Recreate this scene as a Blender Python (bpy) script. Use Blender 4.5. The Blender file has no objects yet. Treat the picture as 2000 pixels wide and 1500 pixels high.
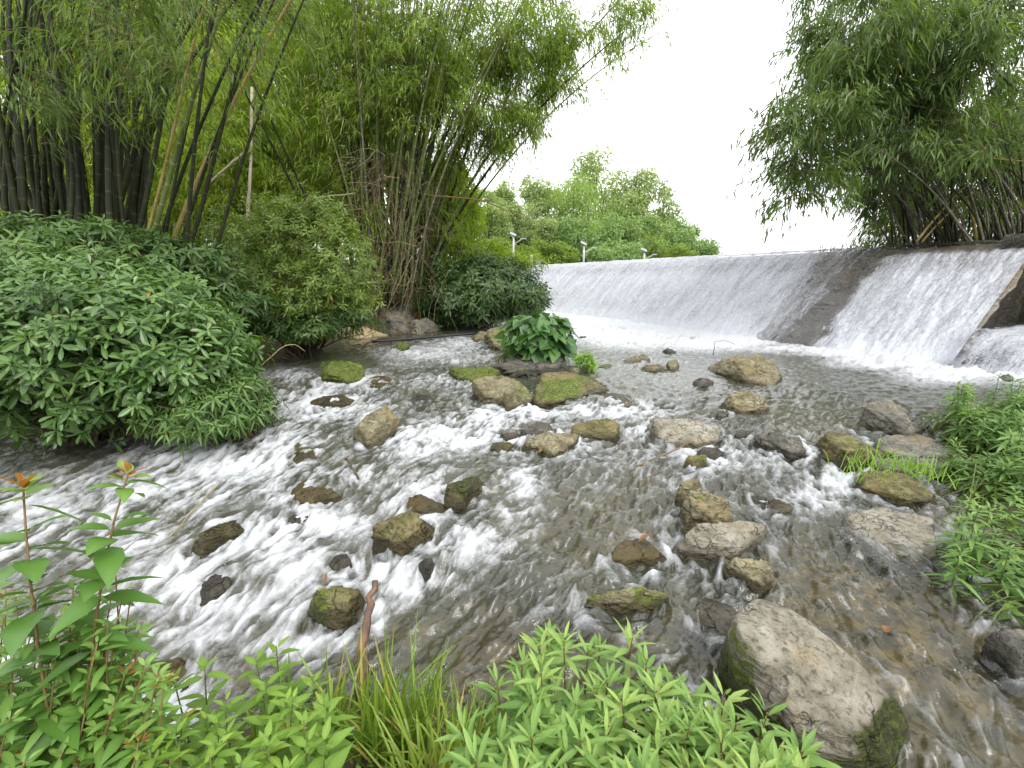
import bpy, bmesh, math, random
import numpy as np
from mathutils import Vector, Matrix

random.seed(7)
RNG = np.random.default_rng(11)
scene = bpy.context.scene
COL = scene.collection

# ------------------------------------------------------------------ camera
EYE = np.array([0.0, 0.0, 1.6])
PITCH = math.radians(13.2)
FPX = 880.0                      # focal length in photo pixels (2000 wide)
cam = bpy.data.cameras.new('camera')
cam.sensor_width = 36.0
cam.lens = 36.0 * FPX / 2000.0
cam.clip_start = 0.02
cam.clip_end = 3000.0
camo = bpy.data.objects.new('camera', cam)
COL.objects.link(camo)
camo.location = EYE
camo.rotation_euler = (math.radians(90) - PITCH, 0, 0)
scene.camera = camo

# ------------------------------------------------------------------ sky, sun, exposure
SUN_EL, SUN_AZ = math.radians(50), math.radians(150)     # azimuth measured from +Y towards +X
world = bpy.data.worlds.new('World')
scene.world = world
world.use_nodes = True
wn = world.node_tree
wn.nodes.clear()
sky = wn.nodes.new('ShaderNodeTexSky')
sky.sky_type = 'NISHITA'
sky.sun_disc = False
sky.sun_elevation = SUN_EL
sky.sun_rotation = SUN_AZ
sky.air_density = 1.0
sky.dust_density = 4.0
sky.ozone_density = 0.6
hs = wn.nodes.new('ShaderNodeHueSaturation')
hs.inputs['Saturation'].default_value = 0.10           # overcast: almost colourless cloud deck
cl = wn.nodes.new('ShaderNodeMix')
cl.data_type = 'RGBA'
cl.inputs[0].default_value = 0.65
cl.inputs[7].default_value = (10.5, 10.6, 11.0, 1)      # even light of the cloud layer
bg = wn.nodes.new('ShaderNodeBackground')
bg.inputs['Strength'].default_value = 0.15
wo = wn.nodes.new('ShaderNodeOutputWorld')
wn.links.new(sky.outputs[0], hs.inputs['Color'])
wn.links.new(hs.outputs[0], cl.inputs[6])
wn.links.new(cl.outputs[2], bg.inputs['Color'])
wn.links.new(bg.outputs[0], wo.inputs['Surface'])
sun = bpy.data.lights.new('sun', 'SUN')
sun.energy = 1.0
sun.angle = math.radians(25)
sun.color = (1.0, 0.96, 0.9)
suno = bpy.data.objects.new('sun', sun)
COL.objects.link(suno)
sd = Vector((math.sin(SUN_AZ) * math.cos(SUN_EL), math.cos(SUN_AZ) * math.cos(SUN_EL), math.sin(SUN_EL)))
suno.rotation_euler = sd.to_track_quat('Z', 'Y').to_euler()
suno.location = (0, 0, 30)
vs = scene.view_settings
vs.view_transform = 'Standard'
vs.look = 'None'
vs.exposure = 0.92
vs.gamma = 1.0
scene.render.engine = 'CYCLES'
cy = scene.cycles
cy.max_bounces = 10
cy.diffuse_bounces = 4
cy.glossy_bounces = 3
cy.transmission_bounces = 4
cy.transparent_max_bounces = 10
cy.caustics_reflective = False
cy.caustics_refractive = False
cy.use_denoising = True
cy.sample_clamp_indirect = 6.0

# ------------------------------------------------------------------ photo pixel <-> world
CP, SP = math.cos(PITCH), math.sin(PITCH)
def ray(px, py):
    u = (np.asarray(px, float) - 1000.0) / FPX
    v = (750.0 - np.asarray(py, float)) / FPX
    return np.stack([u, CP + v * SP, -SP + v * CP], -1)
def gp(px, py, z):
    """point where the line of sight through a photo pixel meets height z"""
    r = ray(px, py)
    t = (z - EYE[2]) / r[..., 2]
    return EYE + r * t[..., None]
def at(px, py, y):
    """point on the line of sight at forward distance y"""
    r = ray(px, py)
    return EYE + r * (np.asarray(y, float) / r[..., 1])[..., None]
def project(P):
    q = np.asarray(P, float) - EYE
    f = q[..., 1] * CP - q[..., 2] * SP
    u = q[..., 1] * SP + q[..., 2] * CP
    f = np.maximum(f, 1e-3)
    return 1000 + FPX * q[..., 0] / f, 750 - FPX * u / f

# ------------------------------------------------------------------ numpy noise
def _h(a):
    a = a.astype(np.uint32)
    a ^= a >> np.uint32(16); a *= np.uint32(0x7feb352d)
    a ^= a >> np.uint32(15); a *= np.uint32(0x846ca68b)
    a ^= a >> np.uint32(16)
    return a
def _h3(i, j, k, seed):
    i = i.astype(np.int64); j = j.astype(np.int64); k = k.astype(np.int64)
    a = (i * 374761393 + j * 668265263 + k * 2147483647 + seed * 974711) & 0xffffffff
    return _h(a.astype(np.uint32)).astype(np.float32) / np.float32(4294967295.0)
def vn2(x, y, seed=0):
    xi = np.floor(x); yi = np.floor(y)
    fx = x - xi; fy = y - yi
    fx = fx * fx * (3 - 2 * fx); fy = fy * fy * (3 - 2 * fy)
    z = np.zeros_like(xi)
    a = _h3(xi, yi, z, seed); b = _h3(xi + 1, yi, z, seed)
    c = _h3(xi, yi + 1, z, seed); d = _h3(xi + 1, yi + 1, z, seed)
    return (a * (1 - fx) + b * fx) * (1 - fy) + (c * (1 - fx) + d * fx) * fy
def vn3(P, seed=0):
    x, y, z = P[..., 0], P[..., 1], P[..., 2]
    xi = np.floor(x); yi = np.floor(y); zi = np.floor(z)
    fx = x - xi; fy = y - yi; fz = z - zi
    fx = fx * fx * (3 - 2 * fx); fy = fy * fy * (3 - 2 * fy); fz = fz * fz * (3 - 2 * fz)
    r = 0
    for dx in (0, 1):
        for dy in (0, 1):
            for dz in (0, 1):
                w = (fx if dx else 1 - fx) * (fy if dy else 1 - fy) * (fz if dz else 1 - fz)
                r = r + w * _h3(xi + dx, yi + dy, zi + dz, seed)
    return r
def fbm3(P, seed=0, octv=4, gain=0.5):
    r, a, s = 0, 1.0, 0
    for o in range(octv):
        r = r + a * (vn3(P * (2.03 ** o) + o * 17.3, seed + o) - 0.5)
        s += a; a *= gain
    return r / s * 2
def fbm2(x, y, seed=0, octv=4, gain=0.5):
    r, a, s = 0, 1.0, 0
    for o in range(octv):
        r = r + a * (vn2(x * 2.03 ** o + o * 13.1, y * 2.03 ** o + o * 7.7, seed + o) - 0.5)
        s += a; a *= gain
    return r / s * 2
def sstep(a, b, x):
    t = np.clip((x - a) / (b - a), 0, 1)
    return t * t * (3 - 2 * t)
def unit(v):
    return v / np.maximum(np.linalg.norm(v, axis=-1, keepdims=True), 1e-9)

# ------------------------------------------------------------------ mesh helpers
def link(name, data, parent=None):
    o = bpy.data.objects.new(name, data)
    COL.objects.link(o)
    if parent is not None:
        o.parent = parent
    return o
def tag(o, label=None, cat=None, group=None, kind=None):
    if label: o['label'] = label
    if cat: o['category'] = cat
    if group: o['group'] = group
    if kind: o['kind'] = kind
    return o
def thing(name, label, cat, loc=(0, 0, 0), group=None):
    o = link(name, None)
    o.location = loc
    return tag(o, label, cat, group)
def np_mesh(name, V, faces, mat, attrs=None, smooth=False):
    """V (n,3); faces: list of int arrays (m,k)"""
    me = bpy.data.meshes.new(name)
    V = np.asarray(V, np.float32)
    me.vertices.add(len(V))
    me.vertices.foreach_set('co', V.ravel())
    faces = [np.asarray(f, np.int32) for f in faces if len(f)]
    nl = sum(f.size for f in faces); npoly = sum(len(f) for f in faces)
    me.loops.add(nl)
    me.polygons.add(npoly)
    me.loops.foreach_set('vertex_index', np.concatenate([f.ravel() for f in faces]))
    tot = np.concatenate([np.full(len(f), f.shape[1], np.int32) for f in faces])
    start = np.concatenate([[0], np.cumsum(tot)[:-1]]).astype(np.int32)
    me.polygons.foreach_set('loop_start', start)
    if smooth:
        me.polygons.foreach_set('use_smooth', np.ones(npoly, bool))
    else:
        me.polygons.foreach_set('use_smooth', np.zeros(npoly, bool))
    for k, a in (attrs or {}).items():
        at_ = me.attributes.new(k, 'FLOAT', 'POINT')
        at_.data.foreach_set('value', np.asarray(a, np.float32))
    me.update(calc_edges=True)
    if mat is not None:
        me.materials.append(mat)
    return me
class Geo:
    """collects vertex/face batches into one mesh"""
    def __init__(s):
        s.V, s.F, s.T, s.n = [], [], [], 0
    def add(s, V, faces, tint=None):
        V = np.asarray(V, float).reshape(-1, 3)
        for f in faces:
            if len(f): s.F.append(np.asarray(f, np.int64) + s.n)
        s.V.append(V)
        s.T.append(np.zeros(len(V)) if tint is None else np.broadcast_to(np.asarray(tint, float), (len(V),)))
        s.n += len(V)
    def mesh(s, name, mat, smooth=False):
        by = {}
        for f in s.F: by.setdefault(f.shape[1], []).append(f)
        return np_mesh(name, np.concatenate(s.V), [np.concatenate(v) for v in by.values()], mat,
                       {'tint': np.concatenate(s.T)}, smooth)
    def obj(s, name, mat, parent=None, smooth=False, origin=None):
        if origin is not None:
            s.V = [v - np.asarray(origin) for v in s.V]
        return link(name, s.mesh(name, mat, smooth), parent)
def tube(path, radii, sides=6, cap=True):
    path = np.asarray(path, float); n = len(path)
    radii = np.broadcast_to(np.asarray(radii, float), (n,))
    T = unit(np.gradient(path, axis=0))
    ref = np.array([0.0, 0.0, 1.0]) if abs(T[0, 2]) < 0.9 else np.array([1.0, 0.0, 0.0])
    A = unit(np.cross(T, ref)); B = np.cross(T, A)
    ang = np.arange(sides) * 2 * math.pi / sides
    V = path[:, None] + radii[:, None, None] * (A[:, None] * np.cos(ang)[None, :, None] + B[:, None] * np.sin(ang)[None, :, None])
    idx = np.arange(n * sides).reshape(n, sides)
    q = np.stack([idx[:-1], np.roll(idx, -1, 1)[:-1], np.roll(idx, -1, 1)[1:], idx[1:]], -1).reshape(-1, 4)
    f = [q]
    if cap:
        f.append(idx[0][::-1][None]); f.append(idx[-1][None])
    return V.reshape(-1, 3), f
def bez(p0, p1, p2, n):
    t = np.linspace(0, 1, n)[:, None]
    p0, p1, p2 = map(np.asarray, (p0, p1, p2))
    return (1 - t) ** 2 * p0 + 2 * t * (1 - t) * p1 + t * t * p2
def box_geo(g, c, s, R=None, tint=None):
    c = np.asarray(c, float); s = np.asarray(s, float) / 2
    V = np.array([[x, y, z] for x in (-1, 1) for y in (-1, 1) for z in (-1, 1)], float) * s
    if R is not None: V = V @ np.asarray(R).T
    g.add(V + c, [[[0, 1, 3, 2], [4, 6, 7, 5], [0, 4, 5, 1], [2, 3, 7, 6], [0, 2, 6, 4], [1, 5, 7, 3]]], tint)

# ------------------------------------------------------------------ material helpers
def new_mat(name):
    m = bpy.data.materials.new(name)
    m.use_nodes = True
    nt = m.node_tree
    nt.nodes.clear()
    out = nt.nodes.new('ShaderNodeOutputMaterial')
    return m, nt, out
def N(nt, typ, **kw):
    n = nt.nodes.new(typ)
    for k, v in kw.items():
        if k in ('operation', 'blend_type', 'data_type', 'attribute_name', 'feature', 'wave_type', 'noise_dimensions', 'interpolation_type', 'clamp', 'distance', 'invert'):
            setattr(n, k, v)
        else:
            n.inputs[k.replace('_', ' ')].default_value = v
    return n
def ramp(nt, fac, stops, interp='LINEAR'):
    r = nt.nodes.new('ShaderNodeValToRGB')
    r.color_ramp.interpolation = interp
    el = r.color_ramp.elements
    while len(el) < len(stops): el.new(0.5)
    for e, (p, c) in zip(el, stops):
        e.position = p
        e.color = (*c, 1) if len(c) == 3 else c
    nt.links.new(fac, r.inputs[0])
    return r.outputs[0]
def mixc(nt, fac, a, b, blend='MIX'):
    m = nt.nodes.new('ShaderNodeMix')
    m.data_type = 'RGBA'
    m.blend_type = blend
    for s, v in ((0, fac), (6, a), (7, b)):
        if hasattr(v, 'links'): nt.links.new(v, m.inputs[s])
        elif s == 0: m.inputs[0].default_value = v
        else: m.inputs[s].default_value = (*v, 1)
    return m.outputs[2]
def mth(nt, op, a, b=None, clamp=False):
    m = nt.nodes.new('ShaderNodeMath')
    m.operation = op
    m.use_clamp = clamp
    for i, v in enumerate((a, b)):
        if v is None: continue
        if hasattr(v, 'links'): nt.links.new(v, m.inputs[i])
        else: m.inputs[i].default_value = v
    return m.outputs[0]
def attr(nt, name):
    n = nt.nodes.new('ShaderNodeAttribute')
    n.attribute_name = name
    return n.outputs['Fac']
def noise(nt, vec, scale, detail=4, rough=0.55, dist=0.0):
    n = nt.nodes.new('ShaderNodeTexNoise')
    n.inputs['Scale'].default_value = scale
    n.inputs['Detail'].default_value = detail
    n.inputs['Roughness'].default_value = rough
    n.inputs['Distortion'].default_value = dist
    if vec is not None: nt.links.new(vec, n.inputs['Vector'])
    return n.outputs['Fac']
def mapping(nt, vec, scale=(1, 1, 1), rot=(0, 0, 0)):
    m = nt.nodes.new('ShaderNodeMapping')
    m.inputs['Scale'].default_value = scale
    m.inputs['Rotation'].default_value = rot
    nt.links.new(vec, m.inputs['Vector'])
    return m.outputs[0]
def coord(nt, which='Object'):
    return nt.nodes.new('ShaderNodeTexCoord').outputs[which]
def bump(nt, height, strength=0.4, dist=0.02):
    b = nt.nodes.new('ShaderNodeBump')
    b.inputs['Strength'].default_value = strength
    b.inputs['Distance'].default_value = dist
    nt.links.new(height, b.inputs['Height'])
    return b.outputs[0]
def principled(nt, col, rough=0.6, spec=0.3, normal=None):
    p = nt.nodes.new('ShaderNodeBsdfPrincipled')
    for k, v in (('Base Color', col), ('Roughness', rough), ('Specular IOR Level', spec)):
        if hasattr(v, 'links'): nt.links.new(v, p.inputs[k])
        elif k == 'Base Color': p.inputs[k].default_value = (*v, 1)
        else: p.inputs[k].default_value = v
    if normal is not None: nt.links.new(normal, p.inputs['Normal'])
    return p
LEAFK = 1.15
def leaf_mat(name, dark, mid, light, odd=None, trans=0.35, rough=0.42, spec=0.4, tcol=None, tboost=1.5):
    """leaf: tint attribute picks the hue of each leaf, light shines through"""
    m, nt, out = new_mat(name)
    dark, mid, light = [tuple(min(.6, q * LEAFK) for q in w) for w in (dark, mid, light)]
    t = attr(nt, 'tint')
    stops = [(0.0, dark), (0.5, mid), (0.95, light)]
    if odd: stops += [(0.975, light), (0.985, odd)]
    c = ramp(nt, t, stops)
    pos = nt.nodes.new('ShaderNodeNewGeometry').outputs['Position']
    v = noise(nt, pos, 9.0, 2)
    c = mixc(nt, mth(nt, 'MULTIPLY', v, 0.45), c, (dark[0] * .8, dark[1] * .8, dark[2] * .8))
    p = principled(nt, c, rough, spec)
    tr = nt.nodes.new('ShaderNodeBsdfTranslucent')
    tc = mixc(nt, 1.0, c, tcol or (1.5 * tboost / 1.5, 1.45 * tboost / 1.5, 0.6), 'MULTIPLY')
    nt.links.new(tc, tr.inputs['Color'])
    mx = nt.nodes.new('ShaderNodeMixShader')
    mx.inputs[0].default_value = trans
    nt.links.new(p.outputs[0], mx.inputs[1]); nt.links.new(tr.outputs[0], mx.inputs[2])
    nt.links.new(mx.outputs[0], out.inputs['Surface'])
    return m
def plain_mat(name, c1, c2, scale=8.0, rough=0.7, spec=0.3, bmp=0.3, stretch=(1, 1, 1)):
    m, nt, out = new_mat(name)
    v = mapping(nt, coord(nt), stretch)
    n = noise(nt, v, scale, 5)
    p = principled(nt, ramp(nt, n, [(0.3, c1), (0.7, c2)]), rough, spec, bump(nt, n, bmp, 0.01))
    nt.links.new(p.outputs[0], out.inputs['Surface'])
    return m

# ================================================================== TERRAIN FIELDS
def rbf_fit(P, z, smooth=1e-3, scale=1.0):
    P = np.asarray(P, float); z = np.asarray(z, float)
    d = np.linalg.norm(P[:, None] - P[None], axis=-1)
    A = np.sqrt(d * d + scale * scale)
    A += np.eye(len(P)) * -smooth
    m = z.mean()
    w = np.linalg.solve(A, z - m)
    def f(x, y):
        r = np.full(np.shape(x), m, float)
        for (a, b), ww in zip(P, w):
            r += ww * np.sqrt((x - a) ** 2 + (y - b) ** 2 + scale * scale)
        return r
    return f
POOL = 0.25
WPT = [(1900,730,.25),(1600,700,.25),(1300,660,.25),(1150,640,.25),(1250,740,.25),(1500,780,.24),(1750,780,.24),(2100,790,.25),
 (900,640,.24),(800,660,.22),(600,680,.20),(500,690,.19),(650,672,.21),(560,735,.14),(640,735,.13),(760,720,.13),(850,720,.17),(900,690,.2),
 (1000,820,.12),(1200,840,.14),(1400,890,.15),(1600,900,.14),(1750,960,.11),(560,800,.02),(640,810,.03),(700,870,.03),(900,880,.06),(1100,920,.09),
 (400,880,-.08),(200,900,-.16),(0,930,-.22),(500,950,-.08),(700,1000,-.02),(900,1010,.02),(1150,1000,.06),(1400,980,.10),(1600,1020,.09),(1800,1100,.07),
 (300,1050,-.2),(0,1150,-.32),(500,1150,-.17),(700,1200,-.11),(900,1150,-.05),(1100,1120,.0),(1220,1060,.06),(1300,1130,.0),(1300,1200,-.01),(1600,1150,.05),(1900,1300,.0),(1800,1480,-.03),
 (200,1300,-.32),(500,1300,-.22),(800,1300,-.10),(1000,1300,-.05),(1250,1400,-.03),(-300,1050,-.34),(-300,1300,-.4),(2200,1300,.0)]
_w = np.array(WPT, float)
_wp = np.array([gp(a, b, c) for a, b, c in WPT])
_wf = rbf_fit(_wp[:, :2], _w[:, 2], 5e-3, 0.35)
def wz(x, y):
    return np.clip(_wf(x, y), -0.42, POOL)
def gw(px, py):
    """photo pixel -> point on the mean water level"""
    z = 0.0
    for _ in range(5):
        p = gp(px, py, z); z = float(wz(p[0], p[1]))
    return gp(px, py, z)

BANK_PX = [(-500,880),(0,850),(200,850),(330,855),(420,830),(520,755),(480,712),(500,672),(620,662),(740,648),(830,640),(900,634),(1000,626),(1060,612)]
RIGHT_PX = [(2250,770),(2000,765),(1925,790),(1860,830),(1850,900),(1870,990),(1915,1050),(1900,1130),(1960,1230),(2010,1300),(2200,1420)]
NEAR_PX = [(2150,1700),(1850,1640),(1700,1530),(1500,1500),(1380,1420),(1250,1360),(1120,1330),(980,1345),(820,1330),(650,1310),(480,1350),(380,1420),(300,1470),(100,1500),(-200,1560),(-700,1500)]
# the weir: base line P0 + s*DV, face rises along NV
P0 = np.array([5.83, 9.44]); DV = unit(np.array([-0.41, 0.91])); NV = np.array([DV[1], -DV[0]])
S_R, S_L = -2.75, 17.0
POLY = [gw(*p)[:2] for p in BANK_PX] + [P0 + DV * 17.0 + NV * .3, P0 + DV * -2.7 + NV * .3, P0 + DV * -2.9 + NV * 1.9, P0 + DV * -5.2 + NV * 1.7, P0 + DV * -5.6 + NV * .2] + \
       [gw(*p)[:2] for p in RIGHT_PX] + [gw(*p)[:2] for p in NEAR_PX]
POLY = np.array(POLY)
def sdist(x, y):
    """signed distance to the channel outline, positive on land"""
    shp = np.shape(x); x = np.ravel(x); y = np.ravel(y)
    d = np.full(x.shape, 1e9); ins = np.zeros(x.shape, bool)
    n = len(POLY)
    for i in range(n):
        a, b = POLY[i], POLY[(i + 1) % n]
        e = b - a
        t = np.clip(((x - a[0]) * e[0] + (y - a[1]) * e[1]) / (e @ e + 1e-12), 0, 1)
        d = np.minimum(d, np.hypot(x - a[0] - t * e[0], y - a[1] - t * e[1]))
        c = (a[1] > y) != (b[1] > y)
        xi = a[0] + (y - a[1]) / (b[1] - a[1] + 1e-12) * e[0]
        ins ^= c & (x < xi)
    return np.where(ins, -d, d).reshape(shp)
HPT = [(-5,3,1.5),(-3.4,4.6,1.3),(-6,7,2.2),(-4.5,9,1.7),(-9,7,2.6),(-4,12,1.3),(-2,13.5,1.2),(-1,16,1.3),(0,20,1.6),(1,22,1.7),(0,.3,.38),(1.5,.3,.3),(-1.5,.3,.35),(-3,0,.3),(0,-5,.6),
       (3.2,2.2,.4),(4,3,.45),(5,4.5,.7),(7,4.5,1.2),(9.5,6,1.95),(11,9,2.0),(9,-4,1.2),(0,40,2.2),(30,10,2.3),(-20,10,3.6),(-15,25,3.2),(0,90,2.6),(40,60,2.3),(-60,0,4),(60,-40,3),(0,-60,3)]
_hp = np.array(HPT, float)
def hbank(x, y):
    n = 0; s = 0
    for a, b, h in HPT:
        w = 1.0 / ((x - a) ** 2 + (y - b) ** 2 + 0.25) ** 1.6
        n = n + w * h; s = s + w
    return n / s
def ground_z(x, y, sd=None):
    x = np.asarray(x, float); y = np.asarray(y, float)
    if sd is None: sd = sdist(x, y)
    w = wz(x, y)
    far = np.hypot(x, y)
    w = np.where(far > 30, 0.1, w)
    depth = 0.06 + 0.20 * sstep(0, 1.2, -sd)
    bed = w - depth + 0.05 * fbm2(x * 2.2, y * 2.2, 5, 4)
    rise = hbank(x, y) * (1 - np.exp(-np.maximum(sd, 0) / 0.9))
    land = w - 0.06 + rise * 1.0 + np.minimum(sd, 1.0) * 0.10 * fbm2(x * 1.3, y * 1.3, 9, 4)
    land = land + .75 * np.exp(-((x + 3.2) / 1.1) ** 2 - ((y - 12.7) / .9) ** 2)
    g = np.where(sd < 0, bed, land)
    # river held back behind the weir
    o = (x - P0[0]) * NV[0] + (y - P0[1]) * NV[1]
    s = (x - P0[0]) * DV[0] + (y - P0[1]) * DV[1]
    behind = (o > 0.3) & (s > -2.75) & (s < S_L + 1)
    g = np.where(behind & (o < 2.4), np.minimum(g, -0.3), g)
    g = np.where(behind & (o >= 2.4) & (o < 45), np.where(s < .9, POOL + 1.93 + .05 * fbm2(x * 3, y * 3, 6, 3) + .25 * sstep(3.5, 8, o), 0.8), g)
    return g
def gnd(x, y):
    return float(ground_z(np.array([x]), np.array([y]))[0])
def gg(px, py):
    """photo pixel -> point on the ground sheet (march along the line of sight)"""
    r = ray(px, py)
    t = np.linspace(0.5, 60, 2400)
    P = EYE + r * t[:, None]
    b = P[:, 2] - ground_z(P[:, 0], P[:, 1])
    i = int(np.argmax(b < 0)) if (b < 0).any() else len(t) - 1
    return P[i]

# ------------------------------------------------------------------ ground sheet
def ground_material():
    m, nt, out = new_mat('ground_soil_and_bed')
    pos = coord(nt)
    n1 = noise(nt, pos, 2.3, 6); n2 = noise(nt, pos, 14.0, 5); n3 = noise(nt, pos, 0.7, 4)
    vor = nt.nodes.new('ShaderNodeTexVoronoi'); vor.inputs['Scale'].default_value = 15.0
    wz_ = nt.nodes.new('ShaderNodeTexNoise'); wz_.inputs['Scale'].default_value = 6; wz_.inputs['Detail'].default_value = 5
    nt.links.new(pos, wz_.inputs['Vector'])
    ws = nt.nodes.new('ShaderNodeVectorMath'); ws.operation = 'SCALE'; ws.inputs['Scale'].default_value = .45
    nt.links.new(wz_.outputs['Color'], ws.inputs[0])
    wa = nt.nodes.new('ShaderNodeVectorMath'); wa.operation = 'ADD'
    nt.links.new(pos, wa.inputs[0]); nt.links.new(ws.outputs[0], wa.inputs[1])
    nt.links.new(wa.outputs[0], vor.inputs['Vector'])
    peb = ramp(nt, mth(nt, 'ADD', mth(nt, 'MULTIPLY', vor.outputs['Color'], 0.3), mth(nt, 'MULTIPLY', n2, 0.7)),
               [(0.2, (.018, .016, .007)), (0.42, (.075, .056, .018)), (0.58, (.20, .135, .038)), (0.75, (.34, .24, .08))])
    alg = ramp(nt, n1, [(0.35, (.014, .015, .006)), (0.62, (.06, .055, .02))])
    bed = mixc(nt, ramp(nt, n3, [(.42, (0, 0, 0)), (.6, (1, 1, 1))]), peb, alg)
    soil = ramp(nt, n2, [(0.3, (.03, .022, .013)), (0.6, (.075, .055, .032)), (0.8, (.12, .09, .05))])
    green = ramp(nt, n1, [(0.4, (.03, .04, .012)), (0.65, (.05, .085, .02))])
    soil = mixc(nt, ramp(nt, n3, [(.45, (0, 0, 0)), (.6, (1, 1, 1))]), soil, green)
    c = mixc(nt, attr(nt, 'land'), bed, soil)
    p = principled(nt, c, 0.8, 0.25, bump(nt, n2, 0.6, 0.02))
    nt.links.new(p.outputs[0], out.inputs['Surface'])
    return m
def polar_grid(r0, r1, nr, a0, a1, na, wrap=False):
    r = r0 * (r1 / r0) ** (np.arange(nr) / (nr - 1))
    a = np.radians(np.linspace(a0, a1, na, endpoint=not wrap))
    R, A = np.meshgrid(r, a, indexing='ij')
    x, y = R * np.sin(A), R * np.cos(A)
    idx = np.arange(nr * na).reshape(nr, na)
    j2 = np.roll(idx, -1, 1) if wrap else None
    if wrap:
        q = np.stack([idx[:-1], j2[:-1], j2[1:], idx[1:]], -1)
    else:
        q = np.stack([idx[:-1, :-1], idx[:-1, 1:], idx[1:, 1:], idx[1:, :-1]], -1)
    return x, y, q.reshape(-1, 4)
def build_ground():
    x, y, q = polar_grid(0.25, 900, 430, -180, 180, 640, True)
    x = x.ravel(); y = y.ravel()
    sd = sdist(x, y)
    z = ground_z(x, y, sd)
    V = np.stack([x, y, z], -1)
    V = np.vstack([V, [[0, 0, z[:640].mean()]]])
    c = len(V) - 1
    tri = np.stack([np.arange(640), (np.arange(640) + 1) % 640, np.full(640, c)], -1)
    land = np.append(sstep(-0.05, 0.12, sd), 1)
    me = np_mesh('ground', V, [q, tri], ground_material(), {'land': land}, True)
    tag(link('ground', me), kind='structure')
build_ground()

# ================================================================== ROCK SPECS
# waterline points left to right (photo px), top points (px, py, share of the full height)
ROCKS = []
def R(label, W, T, kind='tan', moss=0.1, wet=0.035, group=None, name='rock', cat='rock', rough=1.0, sharp=16, z0=None, part=None, sub=0.22):
    ROCKS.append(dict(label=label, W=W, T=T, kind=kind, moss=moss, wet=wet, group=group, name=name, cat=cat, rough=rough, sharp=sharp, z0=z0, part=part, sub=sub))
def B(label, x0, y0, x1, y1, f=0.6, **kw):
    w, h = x1 - x0, y1 - y0
    rr = random.Random(int(x0 * 7 + y0))
    j = lambda s: rr.uniform(-s, s)
    W = [(x0, y1 - h * (.32 + j(.1))), (x0 + w * (.3 + j(.1)), y1 - h * abs(j(.08))), (x0 + w * (.7 + j(.1)), y1 - h * abs(j(.1))), (x1, y1 - h * (.38 + j(.12)))]
    T = [(x0 + w * (.06 + abs(j(.06))), y0 + h * (.38 + j(.12)), f * .75), (x0 + w * (.35 + j(.12)), y0 + h * abs(j(.05)), f), (x0 + w * (.68 + j(.1)), y0 + h * (.06 + abs(j(.06))), f * .95),
         (x1 - w * (.05 + abs(j(.06))), y0 + h * (.4 + j(.14)), f * .7), (x0 + w * (.4 + j(.1)), y0 + h * (.5 + j(.12)), min(1, f * 1.15)), (x0 + w * (.72 + j(.08)), y0 + h * (.52 + j(.1)), min(1, f * 1.05))]
    R(label, W, T, **kw)

R('huge pale boulder beside the leafy herb bed, mossy black along its lower side',
  [(1402,1300),(1440,1372),(1500,1440),(1580,1500),(1680,1530),(1745,1500),(1778,1440)],
  [(1432,1204,.55),(1476,1170,.45),(1532,1182,.42),(1572,1206,.42),(1604,1236,.44),(1660,1290,.45),(1704,1322,.46),(1746,1360,.5),(1768,1396,.55),(1772,1430,.45),
   (1436,1222,.9),(1440,1300,1.0),(1490,1370,1.0),(1560,1410,1.0),(1640,1430,.95),(1700,1440,.9)], kind='pale', moss=.25, wet=.03, rough=.6, sharp=7, name='boulder', cat='boulder', sub=.1)
R('upright brown wedge of rock alone in the white rapids', [(692,856),(706,878),(746,864),(772,838)],
  [(694,850,1),(710,820,.9),(726,800,.8),(766,794,.75),(780,816,.75),(752,830,.95),(722,856,1)], moss=.15, name='boulder', cat='boulder')
R('round stone covered by a cushion of bright green moss', [(624,737),(640,748),(672,752),(706,744)],
  [(626,726,.9),(640,706,.7),(672,703,.7),(704,716,.6),(690,730,.85),(650,730,1)], kind='dark', moss=1.0, name='rock', rough=.8, sharp=8)
B('little yellowish stone holding up the black pipe', 772, 668, 800, 686, .7, moss=.5, kind='olive')
B('low brown stone at the tip of the black pipe', 922, 648, 962, 668, .6)
R('rugged creviced rock between the black pipe and the heart leaf plant', [(946,672),(958,684),(985,688),(1003,684)],
  [(945,652,.9),(955,644,.8),(985,642,.75),(1004,642,.75),(1000,656,.9),(965,660,1)], moss=.45, rough=1.8)
R('low mossy yellow green rock just upstream of the moss spotted boulder', [(871,730),(890,744),(930,748),(968,746),(988,736)],
  [(874,722,.8),(893,716,.7),(930,720,.6),(945,713,.7),(966,716,.6),(985,724,.7)], kind='olive', moss=.75, rough=1.6)
R('tan boulder with dark round moss spots below the heart leaf plant', [(910,772),(930,794),(975,794),(1010,790),(1040,780)],
  [(914,762,.9),(928,740,.75),(955,732,.7),(982,726,.75),(1002,741,.7),(1034,772,.6),(1000,770,.9),(950,768,.95)], moss=.3, kind='tan', name='boulder', cat='boulder')
R('pointed pale rock leaning on the moss spotted boulder', [(970,784),(990,797),(1010,795),(1026,786)],
  [(974,782,.9),(990,757,1),(998,757,.95),(1012,780,.8)], kind='tan', moss=.05)
R('broad flat golden rock slab with a mossy top and water running over it', [(1034,778),(1074,798),(1128,780),(1178,762)],
  [(1042,762,.6),(1058,732,.45),(1106,730,.4),(1154,750,.7),(1174,745,.85),(1178,750,.8),(1128,770,.95),(1074,788,.95)], kind='olive', moss=.45, name='rock_slab')
B('brown stone awash right of the golden slab', 1168, 766, 1240, 796, .4, kind='olive', wet=.3)
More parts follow.
